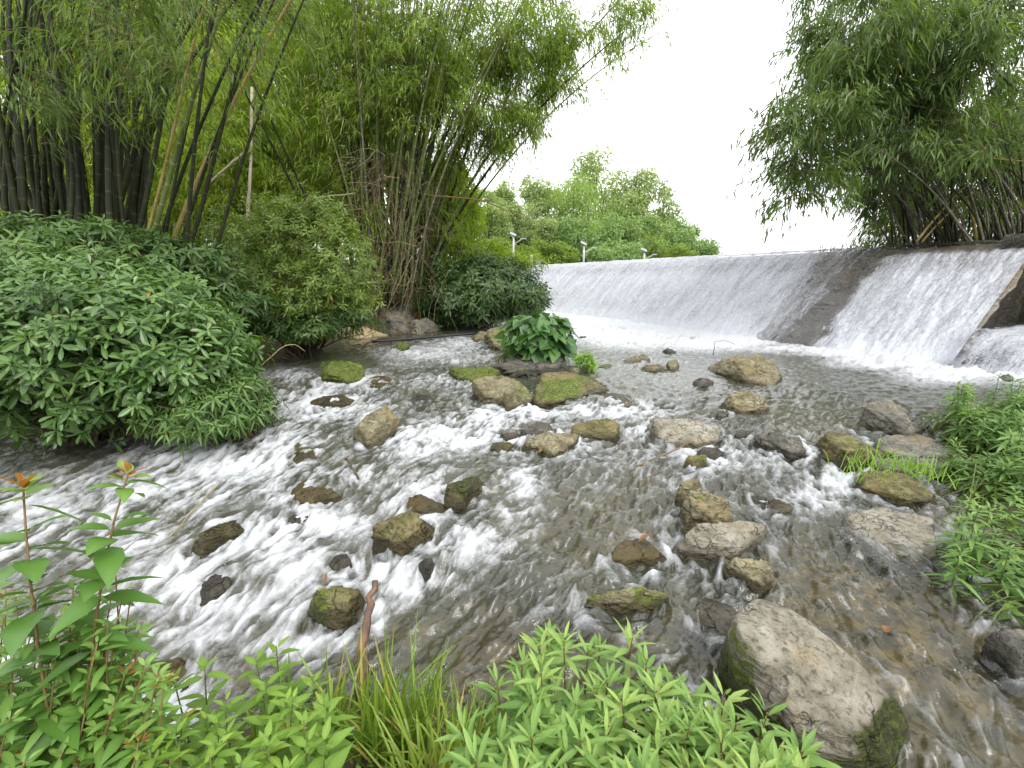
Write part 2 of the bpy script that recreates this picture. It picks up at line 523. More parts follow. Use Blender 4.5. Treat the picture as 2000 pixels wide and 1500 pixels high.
R('dark earthy rock islet carrying the heart leaf plant', [(958,722),(985,736),(1040,740),(1095,737),(1128,724)],
  [(966,714,.8),(988,702,.7),(1040,692,.65),(1085,690,.65),(1118,706,.7),(1090,722,.95),(1010,724,1)], kind='dark', moss=.1, name='rock_islet', wet=.1, rough=2.2)
B('small tan stone at the right foot of the islet', 1110, 712, 1142, 734, .7)
B('flat weedy stone right of the fern tuft', 1160, 710, 1206, 722, .5, kind='olive', moss=.6)
B('larger low brown stone of the pair in the calm pool', 1218, 694, 1254, 712, .6)
B('smaller low stone touching a brown one in the calm pool', 1246, 692, 1273, 706, .6)
B('long low stone in the pool, left of its round partner', 1255, 709, 1306, 728, .6, kind='olive')
B('small round stone at the right end of the long low one', 1302, 703, 1328, 724, .8)
B('tiny dark pointed stone alone in the far pool', 1294, 680, 1323, 692, .9, kind='dark')
B('tiny brown pebble of rock just off the heart leaf plant', 1132, 656, 1146, 662, .9, kind='dark')
R('big blocky tan boulder standing in the calm pool', [(1394,724),(1425,738),(1461,748),(1505,751),(1519,740)],
  [(1389,708,.95),(1394,703,.8),(1440,698,.7),(1489,692,.75),(1502,700,.8),(1507,716,.9),(1519,735,.8),(1450,715,.95),(1400,718,1)], kind='tan', moss=.1, name='boulder', cat='boulder')
B('smooth dark round cobble beside the blocky boulder', 1355, 738, 1394, 758, .8, kind='dark', rough=.4, sharp=5, name='cobble')
R('squat tan rock with a mossy front below the blocky boulder', [(1408,791),(1430,804),(1456,809),(1494,804)],
  [(1410,788,.9),(1428,772,.8),(1450,765,.75),(1471,764,.75),(1490,780,.8),(1496,792,.8),(1455,790,1)], moss=.3)
R('tall triangular brown boulder by the right bank', [(1672,828),(1700,840),(1737,848),(1780,856),(1806,848)],
  [(1674,822,.9),(1690,797,.85),(1709,775,.8),(1730,773,.75),(1748,779,.75),(1786,812,.7),(1804,838,.7),(1740,815,.95)], kind='grey', moss=.1, name='boulder', cat='boulder', sharp=10)
R('slanting rock slab with yellow green moss on its left end', [(1590,868),(1597,888),(1640,904),(1671,914),(1723,898)],
  [(1592,842,1),(1603,835,.8),(1620,836,.7),(1671,849,.65),(1700,866,.65),(1723,892,.6),(1671,888,1),(1620,862,1)], kind='olive', moss=.35, name='rock_slab')
R('broad grey slab above the slanting mossy one', [(1718,880),(1760,900),(1830,906),(1880,904)],
  [(1718,864,.7),(1735,854,.6),(1758,850,.55),(1804,852,.55),(1846,873,.6),(1878,896,.6),(1800,882,.9),(1740,876,.95)], kind='grey', moss=.05, name='rock_slab')
R('low brown slab tucked under the broad grey one', [(1690,914),(1740,928),(1800,932),(1860,930)],
  [(1690,904,.7),(1730,893,.6),(1800,893,.55),(1860,905,.6),(1780,912,.95)], kind='grey', moss=.2, name='rock_slab')
R('flat greenish slab overgrown by grass at the right bank', [(1668,948),(1700,966),(1765,985),(1816,982),(1835,965)],
  [(1669,937,.8),(1688,926,.6),(1765,921,.5),(1818,942,.6),(1830,955,.6),(1770,962,1),(1700,952,.95)], kind='olive', moss=.3, name='rock_slab')
B('dark rounded rock behind the triangular boulder', 1788, 797, 1872, 824, .7, kind='dark')
B('layered tan rock at the edge of the right bank plants', 1812, 815, 1884, 852, .6, kind='tan')
B('sandy rock half hidden behind the right bank plants', 1856, 780, 1925, 806, .6, kind='pale')
R('dark brown layered rock with water spilling past its right side', [(1482,868),(1500,880),(1540,892),(1566,886)],
  [(1480,853,.9),(1500,845,.6),(1540,843,.6),(1559,849,.7),(1564,870,.8),(1520,866,1)], kind='dark', moss=.05, rough=1.3)
R('pale flat topped slab in midstream with dry needles on it', [(1268,858),(1300,876),(1350,874),(1395,866),(1412,854)],
  [(1266,816,.75),(1300,814,.6),(1350,822,.5),(1385,832,.5),(1412,848,.6),(1385,856,.9),(1320,856,.95),(1274,846,.95)], kind='pale', moss=.05, name='rock_slab')
B('small mossy stone under the tip of the thin red twig', 1338, 884, 1386, 918, .7, kind='olive', moss=.4)
B('flat brown stone between the pale slab and the small mossy stone', 1355, 872, 1412, 896, .5, kind='dark')
R('squared olive boulder right of the midstream rock cluster', [(1108,846),(1129,857),(1189,862),(1206,853)],
  [(1105,834,.9),(1150,820,.7),(1194,812,.75),(1200,832,.8),(1206,848,.85),(1165,846,1),(1125,842,1)], kind='olive', moss=.15)
R('tapering tan rock at the front of the midstream rock cluster', [(1010,868),(1050,878),(1078,892),(1110,880),(1126,862)],
  [(1012,862,.8),(1040,852,.7),(1070,844,.7),(1108,839,.75),(1124,852,.8),(1080,874,1)], kind='tan', moss=.15)
B('dark angular rock at the back of the midstream rock cluster', 1016, 822, 1078, 858, .7, kind='dark')
B('small grey rock at the left of the midstream rock cluster', 978, 836, 1014, 858, .7, kind='grey')
B('small mossy stone washed over at the lower left of the cluster', 962, 857, 1004, 880, .6, kind='olive', moss=.4)
R('block of rock with a green top and black wet front face in the rapids', [(871,985),(880,992),(903,992),(930,965),(944,955)],
  [(872,958,1),(878,932,.8),(905,928,.7),(935,934,.65),(944,945,.7),(912,956,1),(905,962,1)], kind='olive', moss=.4, wet=.16, name='boulder', cat='boulder')
R('olive cube shaped boulder with cracks in the lower rapids', [(724,1078),(755,1090),(790,1080),(830,1052),(852,1030)],
  [(727,1068,1),(740,1006,.8),(758,993,.72),(800,997,.66),(850,1014,.6),(842,1026,.85),(800,1045,.95),(760,1060,1)], kind='olive', moss=.25, name='boulder', cat='boulder', wet=.08)
R('round olive boulder with dark moss and a dry leaf on top', [(597,1198),(620,1216),(660,1222),(700,1208),(716,1182)],
  [(598,1185,.9),(620,1150,.8),(655,1135,.75),(685,1133,.72),(706,1150,.75),(714,1175,.8),(680,1190,1),(630,1192,1)], kind='olive', moss=.55, name='boulder', cat='boulder', sharp=9, wet=.08)
R('reddish brown rock with rapids spilling down its right side', [(365,1078),(390,1090),(430,1070),(482,1042)],
  [(368,1070,.9),(390,1035,.8),(430,1017,.7),(475,1018,.6),(480,1030,.7),(420,1050,1)], kind='olive', wet=.3, moss=.1)
B('low mossy rock awash left of the black fronted block', 788, 964, 874, 1004, .4, kind='olive', moss=.3, wet=.3)
B('small black upright stone dripping in the lower rapids', 818, 1086, 848, 1126, .8, kind='dark', wet=.3)
B('orange brown stone washed over by white water', 574, 930, 664, 984, .25, kind='gold', wet=.4)
R('large square grey slab lying just awash near the right bank', [(1668,1040),(1720,1080),(1790,1106),(1816,1098)],
  [(1660,1000,.4),(1690,993,.3),(1760,1000,.3),(1815,1007,.35),(1818,1060,.6),(1800,1090,.7)], kind='pale', wet=.02, name='rock_slab', rough=.7)
R('narrow upright rock behind the cracked tan one', [(1322,978),(1335,988),(1366,984)],
  [(1324,962,.9),(1338,931,.85),(1352,928,.8),(1366,945,.8),(1350,960,1)], kind='tan', moss=.35)
R('cracked tan boulder sitting behind the pale wedge slab', [(1314,1005),(1340,1022),(1400,1028),(1440,1018)],
  [(1313,995,.9),(1340,975,.9),(1362,950,.75),(1385,948,.7),(1415,955,.7),(1440,1002,.7),(1370,990,1)], kind='tan', moss=.25, name='boulder', cat='boulder', rough=1.3)
R('pale wedge shaped slab with a flat top and shadowed underside', [(1330,1078),(1370,1088),(1430,1090),(1470,1066),(1486,1046)],
  [(1312,1056,.9),(1326,1045,.8),(1370,1024,.72),(1430,1014,.68),(1482,1012,.62),(1486,1034,.75),(1432,1062,1),(1360,1068,1)], kind='pale', moss=.03, name='rock_slab', wet=.03)
R('brown angular block in front of the pale wedge slab', [(1420,1110),(1450,1140),(1476,1156),(1502,1140)],
  [(1405,1096,.6),(1440,1090,.6),(1498,1094,.6),(1503,1112,.8),(1474,1122,1),(1440,1112,1)], kind='tan', moss=.1)
R('bark like ridge of rock showing a dark mossy side', [(1120,1182),(1180,1190),(1250,1191),(1305,1176)],
  [(1120,1178,.8),(1150,1160,.85),(1182,1146,.85),(1240,1148,.8),(1280,1150,.8),(1304,1170,.8),(1230,1160,.95)], kind='tan', moss=.5, rough=1.5)
B('grey rock under clear water above the huge pale boulder', 1345, 1166, 1436, 1238, .12, kind='grey', wet=.4)
B('slim dark stone breaking the water in midstream right', 1464, 962, 1512, 992, .4, kind='dark')
B('submerged tan stone right of the slim dark one', 1500, 975, 1550, 1000, .2, kind='tan', wet=.4)
B('tan flat rock among the right bank plants', 1912, 1026, 2010, 1080, .5, kind='tan')
B('yellowish flat rock at the water below the right bank plants', 1890, 1074, 1990, 1122, .4, kind='gold')
R('dark boulder overhung by light green leaves at the right edge', [(1934,1272),(1960,1300),(2010,1330),(2060,1320)],
  [(1936,1250,1),(1955,1232,.8),(2000,1212,.7),(2060,1220,.7),(2010,1262,1)], kind='dark', moss=.1, name='boulder', cat='boulder')
B('flat dark rock in foam by the right end of the weir', 1946, 726, 2030, 750, .5, kind='dark')
R('smooth sandy yellow slab sloping into the water under the bank bushes', [(658,658),(700,662),(757,656)],
  [(662,646,.97),(675,639,.95),(710,640,.93),(745,652,.93)], kind='sand', moss=0, wet=.02, name='rock_slab', rough=.3, sharp=8)
R('large cracked grey rock at the foot of the bamboo', [(735,648),(770,656),(800,652),(815,640)],
  [(737,632,.98),(748,606,.96),(775,583,.93),(800,588,.92),(808,620,.95),(775,625,1)], kind='grey', moss=.05, name='boulder', cat='boulder')
R('grey slab leaning against the large cracked one', [(795,652),(820,656),(852,648)],
  [(797,640,.98),(812,618,.95),(835,613,.93),(852,630,.94)], kind='grey', moss=.05, name='rock_slab')
B('grey rock high on the bank among bamboo roots', 722, 584, 772, 628, .93, kind='grey', moss=.05)
B('small dark stone on the far shore under the bushes', 508, 652, 552, 674, .6, kind='grey')
B('little grey stone at the shore edge near the left shrub', 458, 678, 502, 696, .6, kind='grey', moss=.1)
B('half hidden stone at the waterline under the round bush', 905, 618, 952, 634, .7, kind='grey')
for (a, b, c, d) in [(600,740,640,760),(715,735,765,752),(690,772,740,790),(1480,815,1520,830),(1210,1010,1250,1035),(1400,775,1410,782),(1130,1010,1200,1040),(560,990,610,1015),(1010,700,1030,716)]:
    pass
EXTRA = [('brown stone washed over beside the mossy cushion stone', 715, 732, 768, 756, .3, 'gold'), ('low brown stone awash below the mossy cushion stone', 612, 772, 690, 790, .25, 'olive'),
 ('ridge of dark weedy rock where the water drops in midstream', 1180, 1050, 1300, 1098, .3, 'olive'), ('brown stone under a sheet of water in the upper rapids', 560, 860, 620, 900, .2, 'olive'),
 ('small wet stone in the riffle by the dark layered rock', 1436, 836, 1476, 856, .5, 'dark'), ('tiny grey stone beside the dark layered rock', 1400, 800, 1424, 812, .5, 'grey'),
 ('flat wet rock left of the small mossy stone', 1270, 780, 1320, 800, .3, 'dark'),
 ('dark stone poking from the rapids below the orange stone', 560, 1000, 612, 1024, .3, 'dark'), ('brown stone awash in the lowest rapids', 370, 1120, 470, 1180, .25, 'dark'),
 ('long low rock awash above the left plants', 240, 1280, 380, 1360, .2, 'gold'), ('dark slanting stone in white water near the driftwood', 640, 1080, 690, 1110, .3, 'dark'),
 ('little stone in foam upstream of the brown wedge', 800, 770, 840, 784, .4, 'dark')]
for l, a, b, c, d, f, k in EXTRA:
    B(l, a, b, c, d, f, kind=k, wet=.4, moss=.15)

def rock_material(kind):
    pal = {'tan': ((.095, .08, .042), (.235, .205, .115), (.37, .33, .21)), 'grey': ((.08, .078, .062), (.19, .18, .145), (.30, .285, .235)),
           'pale': ((.16, .145, .10), (.31, .285, .215), (.43, .405, .335)), 'dark': ((.05, .047, .038), (.125, .117, .094), (.22, .205, .165)),
           'olive': ((.055, .05, .02), (.15, .13, .05), (.26, .235, .11)), 'gold': ((.10, .08, .035), (.22, .17, .07), (.32, .27, .15)),
           'sand': ((.40, .30, .14), (.52, .41, .22), (.58, .49, .30))}[kind]
    pal = tuple(tuple(x * .82 for x in w) for w in pal)
    m, nt, out = new_mat('rock_' + kind)
    v = coord(nt)
    oi = nt.nodes.new('ShaderNodeObjectInfo').outputs['Random']
    vm = nt.nodes.new('ShaderNodeVectorMath'); vm.operation = 'ADD'
    nt.links.new(v, vm.inputs[0])
    cb = nt.nodes.new('ShaderNodeCombineXYZ')
    for i in range(3): nt.links.new(mth(nt, 'MULTIPLY', oi, 13.0 + 7 * i), cb.inputs[i])
    nt.links.new(cb.outputs[0], vm.inputs[1])
    v = vm.outputs[0]
    n1 = noise(nt, v, 5.0, 8, .62, .4); n2 = noise(nt, v, 38.0, 6, .65); n3 = noise(nt, mapping(nt, v, (1, 1, 3.2), (.5, .25, 0)), 9.0, 6, .6, .6)
    s = mth(nt, 'ADD', mth(nt, 'MULTIPLY', n1, .6), mth(nt, 'MULTIPLY', n3, .4))
    c = ramp(nt, s, [(.38, pal[0]), (.5, pal[1]), (.62, pal[2])])
    c = mixc(nt, ramp(nt, n2, [(.36, (.75, .75, .75)), (.48, (0, 0, 0))]), c, tuple(x * .45 for x in pal[0]))
    # rust and lichen patches
    n4 = noise(nt, v, 3.1, 5, .6)
    if kind not in ('dark', 'sand'):
        c = mixc(nt, mth(nt, 'MULTIPLY', ramp(nt, n4, [(.54, (0, 0, 0)), (.66, (1, 1, 1))]), .55), c, (.26, .19, .075))
    vo = nt.nodes.new('ShaderNodeTexVoronoi'); vo.feature = 'DISTANCE_TO_EDGE'; vo.inputs['Scale'].default_value = 4.2
    wv = nt.nodes.new('ShaderNodeVectorMath'); wv.operation = 'ADD'
    nz = nt.nodes.new('ShaderNodeTexNoise'); nz.inputs['Scale'].default_value = 7; nz.inputs['Detail'].default_value = 4
    nt.links.new(v, nz.inputs['Vector'])
    sc = nt.nodes.new('ShaderNodeVectorMath'); sc.operation = 'SCALE'; sc.inputs['Scale'].default_value = .35
    nt.links.new(nz.outputs['Color'], sc.inputs[0])
    nt.links.new(v, wv.inputs[0]); nt.links.new(sc.outputs[0], wv.inputs[1]); nt.links.new(wv.outputs[0], vo.inputs['Vector'])
    crack = ramp(nt, vo.outputs['Distance'], [(0, (1, 1, 1)), (.022, (0, 0, 0))])
    crack = mth(nt, 'MULTIPLY', crack, ramp(nt, n1, [(.45, (0, 0, 0)), (.55, (1, 1, 1))]))
    if kind not in ('sand',):
        c = mixc(nt, mth(nt, 'MULTIPLY', crack, .45), c, (.02, .018, .012))
    mossc = ramp(nt, n2, [(.3, (.018, .026, .005)), (.5, (.075, .10, .014)), (.7, (.20, .26, .03))])
    ms = mth(nt, 'ADD', attr(nt, 'moss'), mth(nt, 'MULTIPLY', mth(nt, 'SUBTRACT', n2, .5), .9))
    msk = ramp(nt, ms, [(.42, (0, 0, 0)), (.55, (1, 1, 1))])
    c = mixc(nt, msk, c, mossc)
    wet = attr(nt, 'wet')
    c = mixc(nt, wet, c, mixc(nt, 1.0, c, (.40, .38, .33), 'MULTIPLY'))
    rgh = mth(nt, 'SUBTRACT', .82, mth(nt, 'MULTIPLY', wet, .55))
    h = mth(nt, 'ADD', mth(nt, 'MULTIPLY', n2, .5), mth(nt, 'ADD', mth(nt, 'MULTIPLY', n3, .8), mth(nt, 'MULTIPLY', crack, -.5)))
    p = principled(nt, c, rgh, .35, bump(nt, h, 1.0, .05))
    nt.links.new(p.outputs[0], out.inputs['Surface'])
    return m
ROCKM = {}
_ico = bmesh.new(); bmesh.ops.create_icosphere(_ico, subdivisions=5, radius=1)
_ico.verts.ensure_lookup_table()
ICO_V = unit(np.array([v.co[:] for v in _ico.verts])); ICO_F = np.array([[v.index for v in f.verts] for f in _ico.faces]); _ico.free()
_ico = bmesh.new(); bmesh.ops.create_icosphere(_ico, subdivisions=6, radius=1)
ICO_V6 = unit(np.array([v.co[:] for v in _ico.verts])); ICO_F6 = np.array([[v.index for v in f.verts] for f in _ico.faces]); _ico.free()
OBST = []           # x, y, radius of everything that parts the water
ROCK_OBJ = {}
def build_rock(i, s):
    W = np.array([gw(*p) for p in s['W']])
    lw = float(np.mean(W[:, 2]))
    wpx = np.array([p[0] for p in s['W']], float)
    pts = [w for w in W]
    for w in W: pts.append(w + np.array([0, 0.02, -s['sub']]))
    yc = W[:, 1]
    for (px, py, f) in s['T']:
        yf = float(np.interp(px, wpx, yc))
        zf = float(at(px, py, yf)[2])
        h = max(0.01, (zf - lw) * f)
        q = gp(px, py, min(lw + h, 1.5) if lw + h < 1.5 else 1.5)
        pts.append(q)
        pts.append(np.array([q[0], q[1] + .01, lw - s['sub']]))
    pts = np.array(pts)
    top = pts[:, 2].max()
    bm = bmesh.new()
    for p in pts: bm.verts.new(p)
    bmesh.ops.convex_hull(bm, input=bm.verts)
    cx = (pts[:, 0].min() + pts[:, 0].max()) / 2; cyy = (pts[:, 1].min() + pts[:, 1].max()) / 2
    c = np.array([cx, cyy, (lw + top) / 2 - .03])
    nn, dd = [], []
    bm.normal_update()
    for f in bm.faces:
        n = np.array(f.normal); d = n @ (np.array(f.verts[0].co) - c)
        if d < 0: n, d = -n, -d
        if f.calc_area() < 1e-7: continue
        nn.append(n); dd.append(max(d, .01))
    bm.free()
    nn = np.array(nn); dd = np.array(dd) * (1.18 if i else 1.04)
    rr_ = np.random.default_rng(900 + i)
    en = unit(np.vstack([rr_.normal(size=(6, 3)) + np.array([0, -.15, .2]), [[rr_.normal() * .16, -.20 + rr_.normal() * .14, 1.0]]]))
    es = ((pts - c) @ en.T).max(0) * np.append(rr_.uniform(.72, .96, 6), .60)
    if s['kind'] != 'sand' and s['sharp'] > 6 and i > 0:
        nn = np.vstack([nn, en]); dd = np.concatenate([dd, np.maximum(es, .01)])
    size = np.linalg.norm(pts.max(0) - pts.min(0))
    big = i == 0
    DV_, F_ = (ICO_V6, ICO_F6) if big else (ICO_V, ICO_F)
    # anisotropic sampling directions
    ext = np.maximum(pts.max(0) - pts.min(0), .03); ext = ext / ext.max()
    D = unit(DV_ * np.maximum(ext, .35))
    k = np.maximum(D @ nn.T, 0) / dd[None]
    pw = s['sharp'] * 4 + 4
    r = 1.0 / np.maximum((k ** pw).sum(1) ** (1 / pw), 1e-6)
    V = c + D * r[:, None]
    seed = 50 + i * 7
    rg = s['rough']
    sh = max(size, .25)
    q = V / sh
    disp = .022 * fbm3(q * 3.0, seed, 3) + .03 * fbm3(q * 9.0, seed + 9, 5, .65)
    chip = fbm3(q * 6.0, seed + 41, 3); disp -= .05 * sstep(.12, .2, chip)
    # bedding steps
    tl = unit(np.array([math.sin(i * 1.7) * .5, math.cos(i * 2.3) * .5, 1.0]))
    st = (q @ tl) * 14 + 1.6 * fbm3(q * 4, seed + 3, 3)
    lay = st - np.floor(st)
    disp += .030 * (sstep(.1, .25, lay) - sstep(.78, .95, lay) - .6) * (1 if i else .35)
    cr = np.abs(fbm3(q * 3.4, seed + 21, 3))
    disp -= .045 * np.exp(-(cr / .035) ** 2)
    disp *= sh * (.42 if i else .55) * rg * np.clip(r / (.25 * sh), .25, 1)
    V = V + D * disp[:, None]
    kk = (k / k.max(1, keepdims=True)) ** 14
    nrm = unit(kk @ nn)
    wl = wz(V[:, 0], V[:, 1])
    hh = V[:, 2] - wl
    mo = s['moss']
    nm = fbm3(q * 4.5, seed + 31, 3)
    if big:
        moss = sstep(.26, .10, hh + .20 * nm) * .60 * sstep(.9, .6, nrm[:, 2]) + sstep(.3, .8, -nrm[:, 0]) * sstep(.1, .3, nm) * .5 * (V[:, 0] < c[0] - .25)
    else:
        moss = mo * 1.15 + .55 * nm + .22 * nrm[:, 2] - .25
    wet = sstep(s['wet'] + .014, s['wet'] - .014, hh + .02 * nm)
    if big: wet = np.maximum(wet, sstep(.26, .10, hh + .20 * nm) * sstep(.9, .6, nrm[:, 2]))
    ori = np.array([c[0], c[1], lw])
    if s['kind'] not in ROCKM: ROCKM[s['kind']] = rock_material(s['kind'])
    me = np_mesh(s['name'], V - ori, [F_], ROCKM[s['kind']], {'moss': np.clip(moss, 0, 1.3), 'wet': wet}, True)
    o = link(s['name'], me)
    o.location = ori
    tag(o, s['label'], s['cat'], s['group'])
    rad = .5 * (wpx.max() - wpx.min()) / FPX * (c[1] * CP + 1.4 * SP)
    OBST.append((c[0], float(W[:, 1].mean()) + .25 * rad, rad, top - lw))
    ROCK_OBJ[s['label']] = o
for i, s in enumerate(ROCKS): build_rock(i, s)

# ================================================================== WATER
FLOW = [ # photo px -> photo px direction of the current
 (1300,690,-60,18),(1600,730,-80,25),(1800,770,-70,35),(1150,650,-50,12),(950,640,-60,8),(800,660,-60,6),(620,680,-60,15),(520,700,-20,30),
 (1000,700,-50,16),(850,720,-55,25),(720,760,-55,30),(600,790,-50,35),(520,850,-60,35),(400,890,-70,30),(250,930,-80,30),(100,980,-80,30),(0,1040,-80,30),
 (1200,760,-40,25),(1050,830,-60,25),(900,850,-60,25),(760,900,-60,28),(640,960,-60,35),(500,1010,-70,40),(300,1080,-80,40),(100,1180,-80,45),
 (1300,800,-40,40),(1450,830,-25,40),(1600,860,-15,40),(1350,900,-50,35),(1200,920,-60,30),(1050,960,-60,35),(900,1020,-55,40),(750,1100,-55,45),(600,1180,-60,45),(400,1250,-70,50),(200,1350,-70,50),
 (1550,950,10,45),(1650,1010,30,45),(1450,1000,-20,40),(1250,1020,-50,40),(1150,1090,-55,40),(1000,1130,-60,35),(850,1200,-60,30),(1300,1120,-50,25),(1150,1200,-60,20),(1000,1260,-50,15),
 (1600,1120,40,45),(1750,1200,45,50),(1850,1330,40,60),(1950,1450,35,60),(1500,1180,25,45),(1650,1200,40,50),(1380,1200,-30,30),(1750,1050,35,40),(1900,1180,40,55)]
_f = np.array(FLOW, float)
_fp = gp(_f[:, 0], _f[:, 1], 0.0)[:, :2]
_fd = unit(gp(_f[:, 0] + _f[:, 2] * .3, _f[:, 1] + _f[:, 3] * .3, 0.0)[:, :2] - _fp)
GX0, GX1, GY0, GY1, GS = -16.0, 18.0, 0.2, 27.0, 0.06
gxn = int((GX1 - GX0) / GS); gyn = int((GY1 - GY0) / GS)
_gx, _gy = np.meshgrid(GX0 + np.arange(gxn) * GS, GY0 + np.arange(gyn) * GS, indexing='ij')
fx = np.zeros_like(_gx); fy = np.zeros_like(_gx); fw = np.zeros_like(_gx)
for (a, b), (u, v) in zip(_fp, _fd):
    w = 1.0 / ((_gx - a) ** 2 + (_gy - b) ** 2 + .04) ** 1.5
    fx += w * u; fy += w * v
nrm_ = np.maximum(np.hypot(fx, fy), 1e-9); fx /= nrm_; fy /= nrm_
swx = (vn2(_gx * 1.7, _gy * 1.7, 71) - .5) * .9; swy = (vn2(_gx * 1.7, _gy * 1.7, 72) - .5) * .9
swx += (vn2(_gx * 4.5, _gy * 4.5, 73) - .5) * .7; swy += (vn2(_gx * 4.5, _gy * 4.5, 74) - .5) * .7
fx += swx * .75; fy += swy * .75
for (a, b, r, h) in OBST:
    dx, dy = _gx - a, _gy - b
    d = np.hypot(dx, dy) + 1e-6
    nx, ny = dx / d, dy / d
    g = np.exp(-(np.maximum(d - r * .9, 0) / (.45 * r + .05)) ** 2)
    dot = fx * nx + fy * ny
    fx -= g * dot * nx * .9; fy -= g * dot * ny * .9
nrm_ = np.maximum(np.hypot(fx, fy), 1e-9); fx /= nrm_; fy /= nrm_
FLX, FLY = fx, fy
def flow(x, y):
    i = np.clip((x - GX0) / GS, 0, gxn - 2); j = np.clip((y - GY0) / GS, 0, gyn - 2)
    i0 = i.astype(np.int32); j0 = j.astype(np.int32); a = i - i0; b = j - j0
    def s(F):
        return (F[i0, j0] * (1 - a) + F[i0 + 1, j0] * a) * (1 - b) + (F[i0, j0 + 1] * (1 - a) + F[i0 + 1, j0 + 1] * a) * b
    return s(FLX), s(FLY)
def lic(x, y, noise_fn, step, n):
    tot = noise_fn(x, y).copy()
    for sg in (1, -1):
        a, b = x.copy(), y.copy()
        for _ in range(n):
            u, v = flow(a, b)
            a += sg * step * u; b += sg * step * v
            tot += noise_fn(a, b)
    return tot / (2 * n + 1)
FOAM = [(420,905,150,40,.95),(300,950,150,40,.9),(540,860,80,30,.75),(620,790,90,30,.8),(700,800,50,20,.7),(640,745,40,14,.5),(120,985,140,45,.75),(30,1050,90,50,.6),
 (640,1015,60,32,.8),(500,1060,110,34,.75),(350,1130,70,32,.9),(590,1120,55,45,.95),(480,1190,120,34,.7),(420,1240,110,30,.6),(250,1180,80,40,.6),(20,1280,60,50,.8),(330,1400,80,70,.95),
 (880,850,95,26,.95),(970,822,60,18,.7),(810,880,60,24,.75),(1060,806,60,12,.8),(1150,800,60,10,.6),(1225,806,60,18,.8),(1260,840,30,14,.6),(830,955,60,26,.8),(770,970,50,20,.6),(1015,945,30,34,.85),
 (920,1062,75,32,.8),(880,1035,35,20,.7),(770,1130,55,34,.85),(735,1200,16,46,.9),(700,1105,50,20,.6),(860,1130,40,20,.5),(1420,890,40,18,.6),(1375,880,30,14,.5),(1640,938,34,30,.85),(1600,965,50,30,.6),(1578,878,12,22,.8),(1340,940,50,18,.3),
 (1130,640,110,22,1.3),(1250,655,110,20,1.3),(1400,670,110,13,1.2),(1520,682,60,7,.8),(1640,688,90,8,.9),(1740,706,100,13,1.2),(1850,724,90,22,1.2),(1930,700,60,40,1.1),(1985,690,60,50,1.0),
 (760,688,60,7,.45),(830,690,90,14,.75),(890,672,50,12,.7),(900,700,60,12,.6),(800,712,60,10,.4),(830,745,70,16,.4),(570,735,50,14,.6),(700,740,60,14,.7),(900,660,40,6,.5),
 (1100,870,90,40,.22),(1250,900,120,50,.18),(700,930,60,20,.6),(560,960,60,24,.7),(200,1060,150,40,.5),(1000,1000,50,30,.4),(560,1270,80,26,.5),(680,1250,60,20,.5),(1500,900,50,30,.3),(1720,965,20,12,.5)]
CALM = [(1500,720,380,40,1.),(1250,690,160,40,.9),(1800,770,260,40,1.),(590,692,130,26,1.),(480,705,60,30,.9),(880,640,160,12,1.),(920,640,110,8,.9),(1750,1250,350,260,.2),(1050,1290,170,60,.4),(1300,1210,160,60,.4),(1250,960,240,80,.1),(60,880,260,34,.6)]
def water_material():
    m, nt, out = new_mat('stream_water')
    pos = coord(nt)
    foam = attr(nt, 'foam')
    n2 = noise(nt, pos, 70.0, 4, .65); n1 = noise(nt, pos, 22.0, 5, .6)
    nb = bump(nt, mth(nt, 'ADD', mth(nt, 'MULTIPLY', n1, .7), mth(nt, 'MULTIPLY', n2, .3)), .45, .014)
    fb = mth(nt, 'ADD', foam, mth(nt, 'MULTIPLY', mth(nt, 'SUBTRACT', n1, .5), .42))
    fb = mth(nt, 'ADD', fb, mth(nt, 'MULTIPLY', mth(nt, 'SUBTRACT', n2, .5), .5))
    fm = ramp(nt, fb, [(.12, (0, 0, 0)), (.42, (.30, .30, .30)), (1.0, (.95, .95, .95))])
    tr = nt.nodes.new('ShaderNodeBsdfTransparent'); tr.inputs[0].default_value = (.80, .80, .66, 1)
    mu = nt.nodes.new('ShaderNodeBsdfDiffuse'); mu.inputs[0].default_value = (.105, .112, .08, 1)
    body = nt.nodes.new('ShaderNodeMixShader')
    nt.links.new(attr(nt, 'murk'), body.inputs[0])
    nt.links.new(tr.outputs[0], body.inputs[1]); nt.links.new(mu.outputs[0], body.inputs[2])
    gl = nt.nodes.new('ShaderNodeBsdfGlossy'); gl.inputs['Roughness'].default_value = .05
    gl.inputs['Color'].default_value = (1, 1, 1, 1)
    nt.links.new(nb, gl.inputs['Normal'])
    fr = nt.nodes.new('ShaderNodeFresnel'); fr.inputs['IOR'].default_value = 1.5
    nt.links.new(nb, fr.inputs['Normal'])
    w = nt.nodes.new('ShaderNodeMixShader')
    nt.links.new(fr.outputs[0], w.inputs[0]); nt.links.new(body.outputs[0], w.inputs[1]); nt.links.new(gl.outputs[0], w.inputs[2])
    fo = principled(nt, (.52, .535, .55), .45, .3, bump(nt, mth(nt, 'ADD', n1, n2), .6, .02))
    mx = nt.nodes.new('ShaderNodeMixShader')
    nt.links.new(fm, mx.inputs[0]); nt.links.new(w.outputs[0], mx.inputs[1]); nt.links.new(fo.outputs[0], mx.inputs[2])
    nt.links.new(mx.outputs[0], out.inputs['Surface'])
    return m
def blob_map(px, py, L, p=1.0):
    r = np.zeros_like(px)
    for (a, b, rx, ry, s) in L:
        d = ((px - a) / (rx * 1.2)) ** 2 + ((py - b) / (ry * 1.2)) ** 2
        r = np.maximum(r, s * np.exp(-d * .9 * p))
    return r
